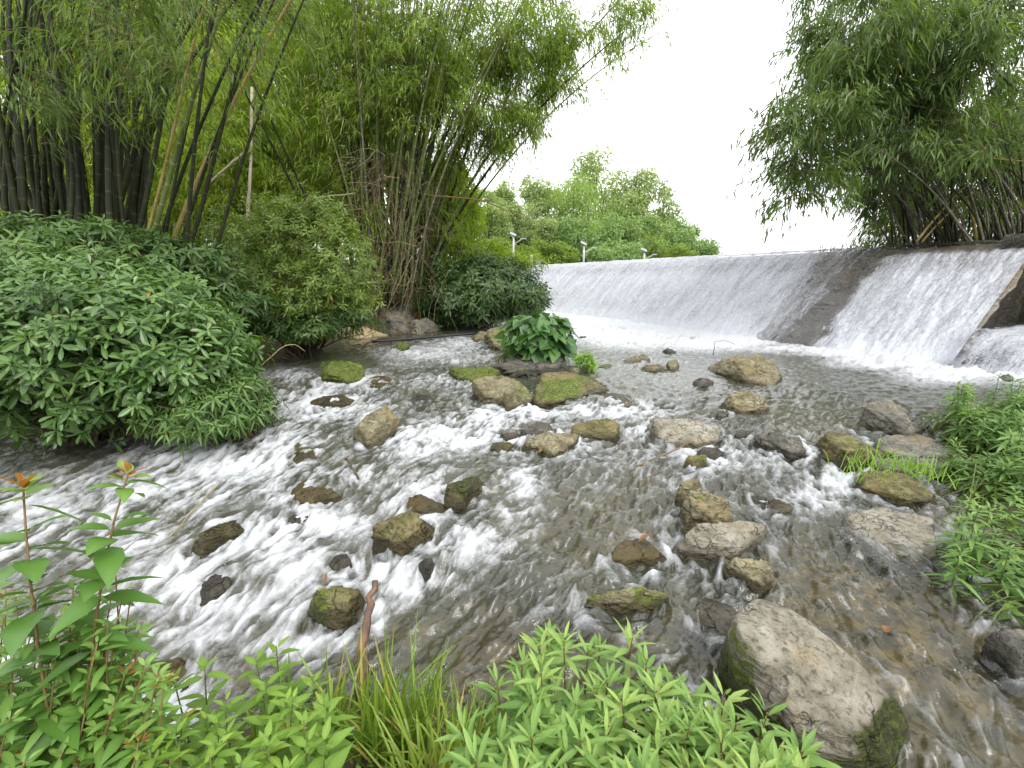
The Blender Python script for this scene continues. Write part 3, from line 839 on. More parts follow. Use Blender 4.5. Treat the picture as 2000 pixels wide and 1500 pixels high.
def build_water():
    x, y, q = polar_grid(0.7, 27.0, 640, -80, 72, 980)
    x = x.ravel().copy(); y = y.ravel().copy()
    wx, wy = x.copy(), y.copy()
    sd = sdist(x, y)
    z0 = wz(x, y)
    px, py = project(np.stack([x, y, z0], -1))
    fo = blob_map(px, py, FOAM)
    calm = np.clip(blob_map(px, py, CALM, .7), 0, 1)
    turb = np.clip(np.maximum(1 - calm, fo * 1.1), .05, 1.2)
    fine = lic(x, y, lambda a, b: vn2(a * 62, b * 62, 3), .008, 3) - .5
    medn = lic(x, y, lambda a, b: vn2(a * 24, b * 24, 4), .014, 3) - .5
    coar = lic(x, y, lambda a, b: vn2(a * 8, b * 8, 5), .03, 4) - .5
    fine /= fine.std(); medn /= medn.std(); coar /= coar.std()
    lng = lic(x, y, lambda a, b: vn2(a * 26, b * 26, 8), .03, 7) - .5; lng /= lng.std()
    lft = sstep(900, 550, px)
    rid = np.exp(-(medn / .42) ** 2) - .5; rid2 = np.exp(-(coar / .34) ** 2) - .42
    bil = fbm2(x * 17, y * 17, 51, 4, .6); bil = bil / bil.std()
    # small wind ripples of the calm pool
    far = np.hypot(x, y)
    pool = (fbm2(x * 5 + y * 1.5, y * 11 - x * 2, 33, 3) + .5 * fbm2(x * 12, y * 22, 36, 3))
    k = np.clip(far / 4.5, .5, 1.6)
    h = turb * (.0036 * fine + .0088 * medn + .013 * coar) * 1.0
    h += calm * (.0016 * fine + .0036 * medn) + (.002 + .005 * calm * (far > 3.5)) * pool
    gl_ = blob_map(px, py, [(1720,1200,330,280,1.), (1150,1120,260,160,.9), (1300,950,260,90,.8)])
    h += gl_ * (.0042 * medn + .0018 * fine + .003 * lng)
    h += turb * .042 * fbm2(x * 2.3, y * 2.3, 40, 3) + turb * .018 * fbm2(x * 6.5, y * 6.5, 42, 2) - turb * .006 * rid2 + fo * .035 * fbm2(x * 6, y * 6, 44, 4) + fo * .012 * fbm2(x * 22, y * 22, 47, 3)
    far = np.hypot(x, y)
    foam = fo * (.95 + .08 * coar) + .18 * turb + (.10 * medn + .12 * fine + .26 * rid * (1 - .5 * lft) + .26 * rid2 * (1 - .3 * lft) + .13 * bil * (1 - .5 * lft) + .20 * lng * (.25 + .75 * lft)) * np.clip(fo * 1.3 + .34 * turb, 0, .85) * (1 - .45 * sstep(4.5, 9, far)) - .10
    foam += .12 * turb * sstep(.8, 2.4, medn + .8 * fine)
    # water piling up against, and breaking behind, each rock
    for (a, b, r, hh) in OBST:
        sel = (np.abs(x - a) < r * 4 + .4) & (np.abs(y - b) < r * 4 + .4)
        if not sel.any(): continue
        xs, ys = x[sel], y[sel]
        dx, dy = xs - a, ys - b
        u, v = flow(np.array([a]), np.array([b]))
        g = 1.0
        al = (dx * u + dy * v) / r; ac = (-dx * v + dy * u) / r
        ring = np.exp(-((np.hypot(dx, dy) / r - 1.12) / .22) ** 2)
        loc = turb[sel]
        wake = np.exp(-(ac / .75) ** 2) * sstep(.5, 1.0, al) * np.exp(-np.maximum(al - 1, 0) / 1.3)
        foam[sel] += loc * (.13 * ring * (1 + .8 * medn[sel]) + .17 * wake * (1 + .7 * medn[sel])) * np.clip(loc, 0, 1)
        h[sel] += loc * (.02 * np.exp(-((np.hypot(dx, dy) / r - 1.1) / .35) ** 2) * np.clip(-al, 0, 1) - .015 * wake)
    # spray mound along the foot of the weir
    o = (x - P0[0]) * NV[0] + (y - P0[1]) * NV[1]
    s = (x - P0[0]) * DV[0] + (y - P0[1]) * DV[1]
    base = np.exp(-((o + .25) / .45) ** 2) * (s > S_R - 1.5)
    bl = base * (1 - .75 * np.exp(-((s - .1) / .9) ** 2))
    foam += bl * .9 * (1 + .2 * medn)
    h += bl * (.05 + .04 * fbm2(x * 6, y * 6, 61, 3))
    z = z0 + h
    foam = np.clip(foam, 0, 1.25)
    murk = .28 + .18 * calm * (far > 4) + .10 * sstep(0, .6, -sd) - .24 * blob_map(px, py, [(1750,1250,330,260,1.), (1080,1270,160,90,.9), (1150,1060,150,60,.4)])
    V = np.stack([x, y, z], -1)
    keep = (sd < 1.4).reshape(-1)
    kq = keep[q].all(1)
    oq = o[q].max(1) < .55
    q = q[kq & oq]
    used = np.unique(q)
    remap = np.zeros(len(V), np.int64); remap[used] = np.arange(len(used))
    me = np_mesh('stream_water', V[used], [remap[q]], water_material(), {'foam': foam[used], 'murk': np.clip(murk[used], .05, .8)}, True)
    tag(link('stream_water', me), kind='structure')
build_water()

# ------------------------------------------------------------------ weir and the water running down it
Z0 = POOL
PROF = [(-.02, -.55), (0, -.05), (.4, .36), (.8, .74), (1.2, 1.12), (1.55, 1.45), (1.8, 1.68), (2.0, 1.83), (2.2, 1.92), (2.45, 1.965), (2.8, 1.975), (3.3, 1.96)]
_po = np.array(PROF)
_pl = np.concatenate([[0], np.cumsum(np.hypot(*np.diff(_po, axis=0).T))])
def weir_pt(s, l, lift=0.0):
    """s along the weir, l arc length up the face"""
    o = np.interp(l, _pl, _po[:, 0]); z = np.interp(l, _pl, _po[:, 1]) + Z0
    do = np.interp(l + .05, _pl, _po[:, 0]) - np.interp(l - .05, _pl, _po[:, 0]); dz = np.interp(l + .05, _pl, _po[:, 1]) - np.interp(l - .05, _pl, _po[:, 1])
    m = np.hypot(do, dz) + 1e-9
    o2 = o - lift * dz / m; z2 = z + lift * do / m
    xy = P0 + s[..., None] * DV + o2[..., None] * NV
    return np.concatenate([xy, z2[..., None]], -1)
def concrete_material():
    m, nt, out = new_mat('wet_concrete')
    cb = nt.nodes.new('ShaderNodeCombineXYZ')
    nt.links.new(attr(nt, 'sc'), cb.inputs[0]); nt.links.new(attr(nt, 'lc'), cb.inputs[1])
    v = cb.outputs[0]
    n1 = noise(nt, v, 2.2, 7, .65); n2 = noise(nt, v, 16, 6, .65)
    c = ramp(nt, n1, [(.3, (.14, .127, .105)), (.5, (.31, .28, .235)), (.68, (.44, .40, .335))])
    n3 = noise(nt, mapping(nt, v, (1.0, 5.5, 1)), 3.2, 6, .7, 1.2)
    ck = ramp(nt, n3, [(.475, (0, 0, 0)), (.497, (1, 1, 1)), (.505, (1, 1, 1)), (.525, (0, 0, 0))])
    ck = mth(nt, 'MULTIPLY', ck, ramp(nt, n1, [(.46, (0, 0, 0)), (.54, (1, 1, 1))]))
    c = mixc(nt, mth(nt, 'MULTIPLY', ck, .9), c, (.008, .007, .006))
    c = mixc(nt, mth(nt, 'MULTIPLY', attr(nt, 'litter'), ramp(nt, n2, [(.42, (0, 0, 0)), (.56, (1, 1, 1))])), c, (.20, .135, .06))
    h = mth(nt, 'ADD', mth(nt, 'MULTIPLY', n2, .6), mth(nt, 'MULTIPLY', ck, -.8))
    p = principled(nt, c, .42, .5, bump(nt, h, .8, .05))
    nt.links.new(p.outputs[0], out.inputs['Surface'])
    return m
CONC = concrete_material()
def build_weir():
    ns, nl = 300, 60
    s = np.linspace(S_R, S_L, ns); l = np.linspace(0, _pl[-1], nl)
    Sg, Lg = np.meshgrid(s, l, indexing='ij')
    edge = .10 * fbm2(Lg * 3, Lg * 0 + 3, 8, 3) * np.exp(-(Sg - S_R) / .3)
    Vg = weir_pt(Sg + edge, Lg, .03 * fbm2(Sg * 1.5, Lg * 3, 12, 4))
    idx = np.arange(ns * nl).reshape(ns, nl)
    q = np.stack([idx[:-1, :-1], idx[:-1, 1:], idx[1:, 1:], idx[1:, :-1]], -1).reshape(-1, 4)
    V = Vg.reshape(-1, 3); n = len(V)
    # solid: end wall under the face at both ends and the back
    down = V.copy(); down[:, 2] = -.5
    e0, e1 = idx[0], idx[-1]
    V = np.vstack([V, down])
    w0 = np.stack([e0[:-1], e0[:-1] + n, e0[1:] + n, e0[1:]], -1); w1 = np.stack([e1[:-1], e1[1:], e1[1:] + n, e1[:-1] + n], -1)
    bk = idx[:, -1]; w2 = np.stack([bk[:-1], bk[:-1] + n, bk[1:] + n, bk[1:]], -1)
    sc = np.tile(Sg.ravel(), 2); lc = np.concatenate([Lg.ravel(), Lg.ravel() + 2])
    lit = sstep(1.9, 2.5, lc) * (sc < 1.0) * (.9)
    lit[n:] = 0
    me = np_mesh('weir', V, [q, w1, w2], CONC, {'sc': sc, 'lc': lc, 'litter': lit}, True)
    W_o = link('weir', me)
    link('end_wall', np_mesh('end_wall', V, [w0], ROCKM['dark'], {'wet': np.ones(len(V)), 'moss': np.zeros(len(V))}, True), W_o)  # black shadow on this face is put into its dark wet rock colour
    tag(W_o, 'long sloping concrete weir with a bare cracked strip between two sheets of falling water', 'weir')
build_weir()
def cascade_material():
    m, nt, out = new_mat('falling_water')
    cb = nt.nodes.new('ShaderNodeCombineXYZ')
    nt.links.new(attr(nt, 'sc'), cb.inputs[0]); nt.links.new(attr(nt, 'lc'), cb.inputs[1])
    v = cb.outputs[0]
    nA = noise(nt, mapping(nt, v, (1, .22, 1)), 7.0, 4, .6, .3)
    nB = noise(nt, mapping(nt, v, (1, .42, 1)), 24.0, 4, .62, .5)
    nC = noise(nt, v, 42.0, 3, .6)
    nD = noise(nt, mapping(nt, v, (1, .3, 1)), 2.0, 3, .5)
    s = mth(nt, 'ADD', mth(nt, 'MULTIPLY', nA, .34), mth(nt, 'ADD', mth(nt, 'MULTIPLY', nB, .46), mth(nt, 'ADD', mth(nt, 'MULTIPLY', nC, .34), mth(nt, 'MULTIPLY', nD, .25))))
    s = mth(nt, 'ADD', s, mth(nt, 'SUBTRACT', attr(nt, 'cover'), 1.0))
    fm = ramp(nt, s, [(.46, (0, 0, 0)), (.64, (.5, .5, .5)), (.86, (.98, .98, .98))])
    tr = nt.nodes.new('ShaderNodeBsdfTransparent'); tr.inputs[0].default_value = (.9, .92, .95, 1)
    gl = nt.nodes.new('ShaderNodeBsdfGlossy'); gl.inputs['Roughness'].default_value = .18
    nb = bump(nt, s, .9, .05)
    nt.links.new(nb, gl.inputs['Normal'])
    fr = nt.nodes.new('ShaderNodeFresnel'); fr.inputs['IOR'].default_value = 1.33
    nt.links.new(nb, fr.inputs['Normal'])
    w = nt.nodes.new('ShaderNodeMixShader')
    nt.links.new(fr.outputs[0], w.inputs[0]); nt.links.new(tr.outputs[0], w.inputs[1]); nt.links.new(gl.outputs[0], w.inputs[2])
    fo = principled(nt, (.54, .56, .60), .5, .2, nb)
    mx = nt.nodes.new('ShaderNodeMixShader')
    nt.links.new(fm, mx.inputs[0]); nt.links.new(w.outputs[0], mx.inputs[1]); nt.links.new(fo.outputs[0], mx.inputs[2])
    nt.links.new(mx.outputs[0], out.inputs['Surface'])
    return m
CASC = cascade_material()
def build_cascade():
    ns, nl = 900, 130
    s = S_R + .06 + (S_L - S_R) * (np.linspace(0, 1, ns) ** 1.25); l = np.linspace(.35, _pl[-1] - .1, nl)
    Sg, Lg = np.meshgrid(s, l, indexing='ij')
    lift = .075 + .035 * fbm2(Sg * 5, Lg * 1.2, 22, 3) + .02 * fbm2(Sg * 14, Lg * 5, 26, 3)
    Vg = weir_pt(Sg, Lg, lift)
    # bare strip leans a little; ragged borders
    c = -.22 + .22 * (Lg - 1.6) * -.25
    wob = .28 * fbm2(Sg * 0 + Lg * 1.4, Lg * .8 + 3, 5, 3) + .2 * fbm2(Sg * 3, Lg * 3, 15, 3)
    d = np.abs(Sg - c + wob)
    cover = .40 + .60 * sstep(.06, .46, d)
    cover = np.where((Sg > c) & (Sg < 1.5), np.minimum(cover, .84 + .16 * sstep(.3, 1.0, Sg + .4 * wob)), cover)
    cover -= .09 * sstep(2.45, 2.9, Lg) 
    cover -= .4 * sstep(3.0, 3.4, Lg) * sstep(1.3, .6, Sg)
    cover -= .16 * np.exp(-(Sg - S_R) / .12) * sstep(1.2, 2.4, Lg)
    cover += .16 * sstep(1.2, .4, Lg) * (d > .9)
    cover += .07 * sstep(.6, 1.8, Sg) + .05 * sstep(-.6, -1.2, Sg)
    idx = np.arange(ns * nl).reshape(ns, nl)
    q = np.stack([idx[:-1, :-1], idx[1:, :-1], idx[1:, 1:], idx[:-1, 1:]], -1).reshape(-1, 4)
    me = np_mesh('waterfall_water', Vg.reshape(-1, 3), [q[:, ::-1]], CASC, {'sc': Sg.ravel(), 'lc': Lg.ravel(), 'cover': cover.ravel()}, True)
    tag(link('waterfall_water', me), kind='structure')
    # river behind the crest
    a = P0 + DV * .95 + NV * 2.75; b = P0 + DV * S_L + NV * 2.75
    V = [(*a, Z0 + 1.985), (*b, Z0 + 1.985), (*(b + NV * 42), Z0 + 1.985), (*(a + NV * 42), Z0 + 1.985)]
    m, nt, out = new_mat('reservoir_water')
    p = principled(nt, (.05, .06, .045), .08, .5, bump(nt, noise(nt, coord(nt), 6, 4), .15, .02))
    nt.links.new(p.outputs[0], out.inputs['Surface'])
    tag(link('reservoir_water', np_mesh('reservoir_water', V, [[[0, 3, 2, 1]]], m)), kind='structure')
build_cascade()
def build_abutment():
    """dark recess past the end of the weir with a small side cascade"""
    ns, nl = 40, 30
    s = np.linspace(-2.2, -7.5, ns); l = np.linspace(0, 1, nl)
    Sg, Lg = np.meshgrid(s, l, indexing='ij')
    o = 1.75 + .35 * Lg + .25 * fbm2(Sg * 1.6, Lg * 3, 81, 4) - .30 * np.maximum(-Sg - 3.5, 0) 
    z = -.4 + 2.75 * Lg
    xy = P0 + Sg[..., None] * DV + o[..., None] * NV
    V = np.concatenate([xy, z[..., None]], -1).reshape(-1, 3)
    idx = np.arange(ns * nl).reshape(ns, nl)
    q = np.stack([idx[:-1, :-1], idx[1:, :-1], idx[1:, 1:], idx[:-1, 1:]], -1).reshape(-1, 4)
    # give it a back so it is a solid block
    n = len(V); B_ = V + np.array([*(NV * 1.2), 0])
    top = idx[:, -1]
    qt = np.stack([top[:-1], top[1:], top[1:] + n, top[:-1] + n], -1)
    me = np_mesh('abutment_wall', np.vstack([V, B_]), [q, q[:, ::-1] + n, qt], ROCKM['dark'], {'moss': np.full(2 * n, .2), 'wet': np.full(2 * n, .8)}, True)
    tag(link('abutment_wall', me), 'dark wet rock wall in the recess past the right end of the weir', 'wall')
    # side cascade
    s = np.linspace(-2.70, -5.0, 60); l = np.linspace(0, 1, 40)
    Sg, Lg = np.meshgrid(s, l, indexing='ij')
    o = -.50 + 2.1 * Lg ** .9 + .12 * fbm2(Sg * 4, Lg * 4, 91, 3); z = POOL - .03 + .64 * (1 - np.exp(-Lg * 4.8)) + .06 * fbm2(Sg * 5, Lg * 5, 92, 3)
    xy = P0 + Sg[..., None] * DV + o[..., None] * NV
    V = np.concatenate([xy, z[..., None]], -1).reshape(-1, 3)
    idx = np.arange(60 * 40).reshape(60, 40)
    q = np.stack([idx[:-1, :-1], idx[1:, :-1], idx[1:, 1:], idx[:-1, 1:]], -1).reshape(-1, 4)
    me = np_mesh('side_cascade_water', V, [q], CASC, {'sc': Sg.ravel(), 'lc': Lg.ravel() * 1.8, 'cover': .92 + .15 * fbm2(Sg.ravel() * 3, Lg.ravel() * 3, 3, 2)}, True)
    tag(link('side_cascade_water', me), kind='structure')
build_abutment()

# ================================================================== VEGETATION TOOLS
ROWS = {'lance': ([0, .18, .45, .75, 1], [.10, .72, 1, .62, 0]), 'obov': ([0, .25, .6, .86, 1], [.14, .46, 1, .78, .05]),
        'ovate': ([0, .15, .4, .72, 1], [.12, .82, 1, .55, 0]), 'heart': ([0, .1, .34, .68, 1], [.55, .92, 1, .56, 0]),
        'blade': ([0, .25, .5, .75, 1], [.8, 1, .9, .6, 0]), 'short': ([0, .4, 1], [.15, 1, 0])}
def perp(D, rng):
    r = rng.normal(size=D.shape)
    return unit(np.cross(D, r))
def leaves(g, P, D, Nn, L, W, kind='quad', fold=.25, droop=.25, tint=None, curl=None):
    P = np.asarray(P, float).reshape(-1, 3); n = len(P)
    if n == 0: return
    D = unit(np.broadcast_to(D, (n, 3))); Nn = np.broadcast_to(Nn, (n, 3))
    S = unit(np.cross(D, Nn)); U = np.cross(S, D)
    L = np.broadcast_to(L, (n,))[:, None]; W = np.broadcast_to(W, (n,))[:, None]
    dr = np.broadcast_to(droop, (n,))[:, None]
    tint = RNG.uniform(0, 1, n) if tint is None else np.broadcast_to(tint, (n,))
    Z = np.array([0, 0, -1.0])
    if kind in ('quad', 'fold'):
        m = P + D * L * .42 + Z * dr * L * .18
        tip = P + D * L + Z * dr * L
        a = m + S * W * .5 + U * W * fold * .5; b = m - S * W * .5 + U * W * fold * .5
        V = np.stack([P, a, tip, b], 1)
        i = np.arange(n)[:, None] * 4
        f = [i + np.array([[0, 1, 2, 3]])] if kind == 'quad' else [np.concatenate([i + np.array([[0, 1, 2]]), i + np.array([[0, 2, 3]])])]
        g.add(V, f, np.repeat(tint, 4))
        return
    ts, ws = ROWS[kind]
    rows = []
    for t, w in zip(ts, ws):
        tc = .10 if (kind == 'heart' and t == 0) else t
        c = P + D * L * tc + Z * dr * L * t * t
        e = P + D * L * t + Z * dr * L * t * t
        hw = W * w * .5
        rows += [e + S * hw + U * hw * fold * 2, c, e - S * hw + U * hw * fold * 2]
    V = np.stack(rows, 1); k = len(ts)
    q = []
    for r in range(k - 1):
        o = r * 3
        q += [[o, o + 1, o + 4, o + 3], [o + 1, o + 2, o + 5, o + 4]]
    q = np.array(q)
    f = (np.arange(n)[:, None, None] * (3 * k) + q[None]).reshape(-1, 4)
    g.add(V, [f], np.clip(np.repeat(tint, 3 * k) + np.where((np.repeat(tint, 3 * k) < .95), np.tile(np.tile([-.04, .14, -.04], k), n), 0), 0, 1))
def twigs(g, paths, r0, r1):
    """many thin three sided stems at once: paths (K,n,3)"""
    paths = np.asarray(paths, float)
    K, n, _ = paths.shape
    if K == 0: return
    T = unit(np.gradient(paths, axis=1))
    ref = np.tile(np.array([.31, .57, .76]), (K, n, 1))
    A = unit(np.cross(T, ref)); B_ = np.cross(T, A)
    rr = np.linspace(0, 1, n)[None, :, None]
    r0 = np.broadcast_to(r0, (K,))[:, None, None]; r1 = np.broadcast_to(r1, (K,))[:, None, None]
    r = r0 * (1 - rr) + r1 * rr
    ring = [paths + r * (A * math.cos(a) + B_ * math.sin(a)) for a in (0, 2.094, 4.189)]
    V = np.stack(ring, 2).reshape(-1, 3)
    idx = np.arange(K * n * 3).reshape(K, n, 3)
    j = np.roll(idx, -1, 2)
    q = np.stack([idx[:, :-1], j[:, :-1], j[:, 1:], idx[:, 1:]], -1).reshape(-1, 4)
    g.add(V, [q], np.repeat(RNG.uniform(0, 1, K), n * 3))
def ball(n, c, r, rng=RNG, shell=.5):
    d = unit(rng.normal(size=(n, 3)))
    return np.asarray(c) + d * (shell + (1 - shell) * rng.uniform(0, 1, (n, 1))) ** 1.0 * np.asarray(r), d
def px_ball(px, py, y, rx, ry, ryd=None):
    """centre and world radii of a clump seen at a photo pixel, at forward distance y"""
    c = at(px, py, y)
    dep = (c[1]) * CP - (c[2] - EYE[2]) * SP
    return c, np.array([rx / FPX * dep, ryd if ryd else .8 * rx / FPX * dep, ry / FPX * dep])

# ------------------------------------------------------------------ leaf materials
LM = {
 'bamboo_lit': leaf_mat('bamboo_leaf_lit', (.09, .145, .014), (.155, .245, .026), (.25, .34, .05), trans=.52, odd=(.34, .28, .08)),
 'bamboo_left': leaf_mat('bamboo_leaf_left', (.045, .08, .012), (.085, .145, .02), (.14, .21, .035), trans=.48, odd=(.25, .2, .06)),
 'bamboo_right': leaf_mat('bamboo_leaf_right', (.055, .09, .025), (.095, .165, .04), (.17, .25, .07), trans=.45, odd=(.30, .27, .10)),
 'thicket': leaf_mat('thicket_leaf', (.13, .19, .014), (.21, .31, .026), (.32, .42, .05), trans=.58, odd=(.4, .3, .08)),
 'shrub': leaf_mat('shrub_leaf', (.045, .10, .022), (.085, .165, .035), (.15, .25, .065), trans=.26, rough=.34, spec=.55, odd=(.35, .2, .02)),
 'shrub_narrow': leaf_mat('shrub_narrow_leaf', (.045, .095, .02), (.085, .16, .035), (.15, .24, .06), trans=.28, odd=(.3, .2, .05)),
 'bush_mid': leaf_mat('bush_mid_leaf', (.075, .12, .018), (.14, .21, .035), (.23, .30, .065), trans=.38, odd=(.45, .34, .03)),
 'bush_round': leaf_mat('bush_round_leaf', (.025, .055, .014), (.055, .105, .024), (.12, .18, .055), trans=.22, rough=.38),
 'undergrowth': leaf_mat('undergrowth_leaf', (.035, .075, .018), (.07, .135, .03), (.12, .20, .05), trans=.34),
 'far_a': leaf_mat('far_leaf_broad', (.13, .21, .075), (.20, .30, .11), (.29, .39, .16), trans=.3, rough=.6, spec=.2),  # greens of the far leaves lightened: distance haze put into the colour
 'far_b': leaf_mat('far_leaf_bamboo', (.17, .26, .07), (.25, .36, .11), (.33, .44, .15), trans=.4, rough=.6, spec=.2),
 'far_c': leaf_mat('far_leaf_hazed', (.16, .22, .09), (.25, .33, .13), (.33, .41, .19), trans=.35, rough=.6, spec=.2),
 'far_y': leaf_mat('far_leaf_yellow', (.11, .17, .035), (.18, .26, .055), (.27, .35, .09), trans=.4, rough=.6, spec=.2),
 'herb': leaf_mat('herb_leaf', (.065, .14, .03), (.125, .23, .05), (.21, .33, .085), trans=.3, rough=.5, spec=.3),
 'herb_pale': leaf_mat('herb_leaf_pale', (.11, .19, .05), (.19, .29, .075), (.28, .38, .10), trans=.3, rough=.5, spec=.3, odd=(.40, .33, .08)),
 'weed': leaf_mat('weed_leaf', (.06, .125, .016), (.115, .215, .028), (.20, .32, .05), trans=.35, rough=.45, spec=.35, odd=(.5, .42, .06)),
 'grass': leaf_mat('grass_blade', (.09, .17, .02), (.17, .27, .035), (.30, .38, .08), trans=.35, odd=(.5, .40, .12)),
 'redtip': leaf_mat('young_red_leaf', (.22, .06, .02), (.28, .11, .03), (.30, .20, .05), trans=.4),
 'redshrub': leaf_mat('near_shrub_leaf', (.05, .125, .022), (.10, .205, .035), (.19, .31, .07), trans=.28, rough=.38, spec=.5, odd=(.45, .32, .05)),
 'heart': leaf_mat('heart_leaf', (.032, .085, .022), (.06, .14, .032), (.11, .215, .05), trans=.22, rough=.4, spec=.45, odd=(.55, .36, .03)),
 'fern': leaf_mat('fern_leaf', (.10, .2, .02), (.16, .3, .03), (.24, .40, .06), trans=.35),
 'right_bank': leaf_mat('right_bank_leaf', (.055, .12, .025), (.105, .20, .04), (.18, .29, .07), trans=.28),
}
LM['bark'] = plain_mat('bark_brown', (.035, .026, .016), (.11, .085, .055), 12, .85, .2, .5, (1, 1, .25))
LM['bark_pale'] = plain_mat('bark_pale', (.22, .19, .14), (.40, .36, .29), 6, .8, .2, .3, (1, 1, .2))
LM['stem'] = plain_mat('green_stem', (.06, .09, .02), (.13, .16, .045), 20, .6, .3, .2)
LM['stem_red'] = plain_mat('red_stem', (.12, .06, .03), (.2, .13, .05), 20, .6, .3, .2)
LM['dry'] = plain_mat('dry_stem', (.085, .062, .032), (.22, .175, .105), 20, .8, .2, .3)
def culm_mat(name, c1, c2, node, period=.28):
    m, nt, out = new_mat(name)
    t = attr(nt, 'tint')                       # metres along the stem
    fr = mth(nt, 'FRACT', mth(nt, 'DIVIDE', t, period))
    ring = ramp(nt, fr, [(0, (1, 1, 1)), (.05, (.6, .6, .6)), (.09, (0, 0, 0)), (.97, (0, 0, 0)), (1, (1, 1, 1))])
    pos = nt.nodes.new('ShaderNodeNewGeometry').outputs['Position']
    n1 = noise(nt, mapping(nt, pos, (1, 1, .3)), 4.0, 4)
    c = ramp(nt, n1, [(.35, c1), (.65, c2)])
    c = mixc(nt, mth(nt, 'MULTIPLY', ring, .7), c, node)
    p = principled(nt, c, .6, .2)
    nt.links.new(p.outputs[0], out.inputs['Surface'])
    return m
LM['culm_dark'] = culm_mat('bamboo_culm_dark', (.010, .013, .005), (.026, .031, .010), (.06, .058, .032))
LM['culm_green'] = culm_mat('bamboo_culm_green', (.06, .085, .022), (.13, .155, .05), (.24, .24, .15))
LM['culm_grey'] = culm_mat('bamboo_culm_grey', (.07, .062, .045), (.15, .135, .10), (.28, .25, .18))
LM['culm_yellow'] = culm_mat('bamboo_culm_yellow', (.20, .15, .05), (.32, .25, .09), (.36, .3, .16))

# ------------------------------------------------------------------ bamboo
def bamboo_leaves(g, tw, starts, dirs, length, nleaf, L, W, rng, droop=.7, spread=None, kind='quad'):
    """drooping twigs set with fans of narrow leaves"""
    K = len(starts)
    if K == 0: return
    ln = np.broadcast_to(length, (K,))[:, None, None]
    t = np.linspace(0, 1, 5)[None, :, None]
    dz = np.array([0, 0, -1.0])
    paths = starts[:, None] + dirs[:, None] * ln * t + dz * droop * ln * t * t * rng.uniform(.4, 1.2, (K, 1, 1))
    twigs(tw, paths, .004, .0015)
    s = rng.uniform(.15, 1.05, (K, nleaf))
    P = starts[:, None] + dirs[:, None] * ln * s[..., None] + dz * droop * ln * (s ** 2)[..., None] * .8
    P = P + rng.normal(size=P.shape) * (spread or L * .34)
    tang = unit(dirs[:, None] + dz * 2 * droop * s[..., None] * .8)
    D = unit(tang * .85 + rng.normal(size=P.shape) * .5 + dz * .42)
    P = P.reshape(-1, 3); D = D.reshape(-1, 3)
    n = len(P)
    # each twig keeps one hue with a little scatter: light and dark sprays
    base = rng.uniform(.05, .85, K)
    ti = np.clip(np.repeat(base, nleaf) + rng.normal(size=n) * .13, 0, .97)
    ti = np.where(rng.uniform(size=n) < .012, 1.0, ti)
    Nn = unit(np.array([0, 0, 1.0]) + rng.normal(size=(n, 3)) * .6)
    leaves(g, P, D, Nn, L * rng.uniform(.6, 1.25, n), W * rng.uniform(.7, 1.2, n), kind, .15, .25, ti)
def culm_obj(root, ori, path, r0, mat, sides=7, name='culm', tip=.25):
    path = np.asarray(path) - ori
    seg = np.concatenate([[0], np.cumsum(np.linalg.norm(np.diff(path, axis=0), axis=1))])
    n = len(path)
    rad = r0 * (1 - (1 - tip) * np.linspace(0, 1, n) ** 1.3)
    V, f = tube(path, rad, sides)
    g = Geo(); g.add(V, f, np.repeat(seg + random.random(), sides))
    return g.obj(name, mat, root, True)
def bamboo_clump(name, label, ori, culms, blobs, leafmat, seed, L=.16, W=.024, per_culm=26, nleaf=16, t0=.35, blen=(.5, 1.3), sprays_per_m3=None, group=None, twigmat='dry', outward=None):
    """culms: (path, radius, material); blobs: (centre, radii, number of sprays) of extra side foliage"""
    rng = np.random.default_rng(seed)
    ori = np.asarray(ori, float)
    root = thing(name, label, 'bamboo', ori, group)
    g, tw = Geo(), Geo()
    for path, r0, mt in culms:
        culm_obj(root, ori, path, r0, LM[mt])
        if per_culm:
            n = len(path)
            ts = rng.uniform(t0, 1, per_culm) ** .8
            ii = ts * (n - 1); i0 = np.minimum(ii.astype(int), n - 2); fr = (ii - i0)[:, None]
            st = np.asarray(path)[i0] * (1 - fr) + np.asarray(path)[i0 + 1] * fr
            a = rng.uniform(0, 2 * math.pi, per_culm)
            d = unit(np.stack([np.cos(a), np.sin(a), rng.uniform(-.1, .7, per_culm)], -1))
            bamboo_leaves(g, tw, st - ori, d, rng.uniform(*blen, per_culm), nleaf, L, W, rng)
    for c, r, k in blobs:
        c = np.asarray(c)
        # sprays gather in tufts inside the blob, so that gaps stay between them
        m = max(3, k // 9)
        tc = c + unit(rng.normal(size=(m, 3))) * rng.uniform(.15, 1, (m, 1)) ** .6 * r
        own = rng.integers(0, m, k)
        st = tc[own] + rng.normal(size=(k, 3)) * np.asarray(r).mean() * .17
        a = rng.uniform(0, 2 * math.pi, m)
        dm = np.stack([np.cos(a), np.sin(a), rng.uniform(-.2, .5, m)], -1)
        d = unit(dm[own] + rng.normal(size=(k, 3)) * .5)
        bamboo_leaves(g, tw, st - ori, d, rng.uniform(*blen, k) * .7, nleaf, L, W, rng)
    g.obj('foliage', LM[leafmat], root)
    tw.obj('twig_net', LM[twigmat], root)
    return root
def culm_path(b, q, over=1.6, arch=.12, n=14, wob=.03, rng=RNG):
    """from base b through q and on, bowing over at the top"""
    b = np.asarray(b, float); q = np.asarray(q, float)
    d = q - b
    e = b + d * over
    h = d.copy(); h[2] = 0
    e = e + h * arch * 2.2 - np.array([0, 0, abs(arch) * np.linalg.norm(d) * .9])
    m = b + d * over * .5 - h * arch + np.array([0, 0, arch * np.linalg.norm(d) * .5])
    P = bez(b, m, e, n)
    P += wob * rng.normal(size=3) * np.sin(np.linspace(0, 6, n))[:, None]
    return P

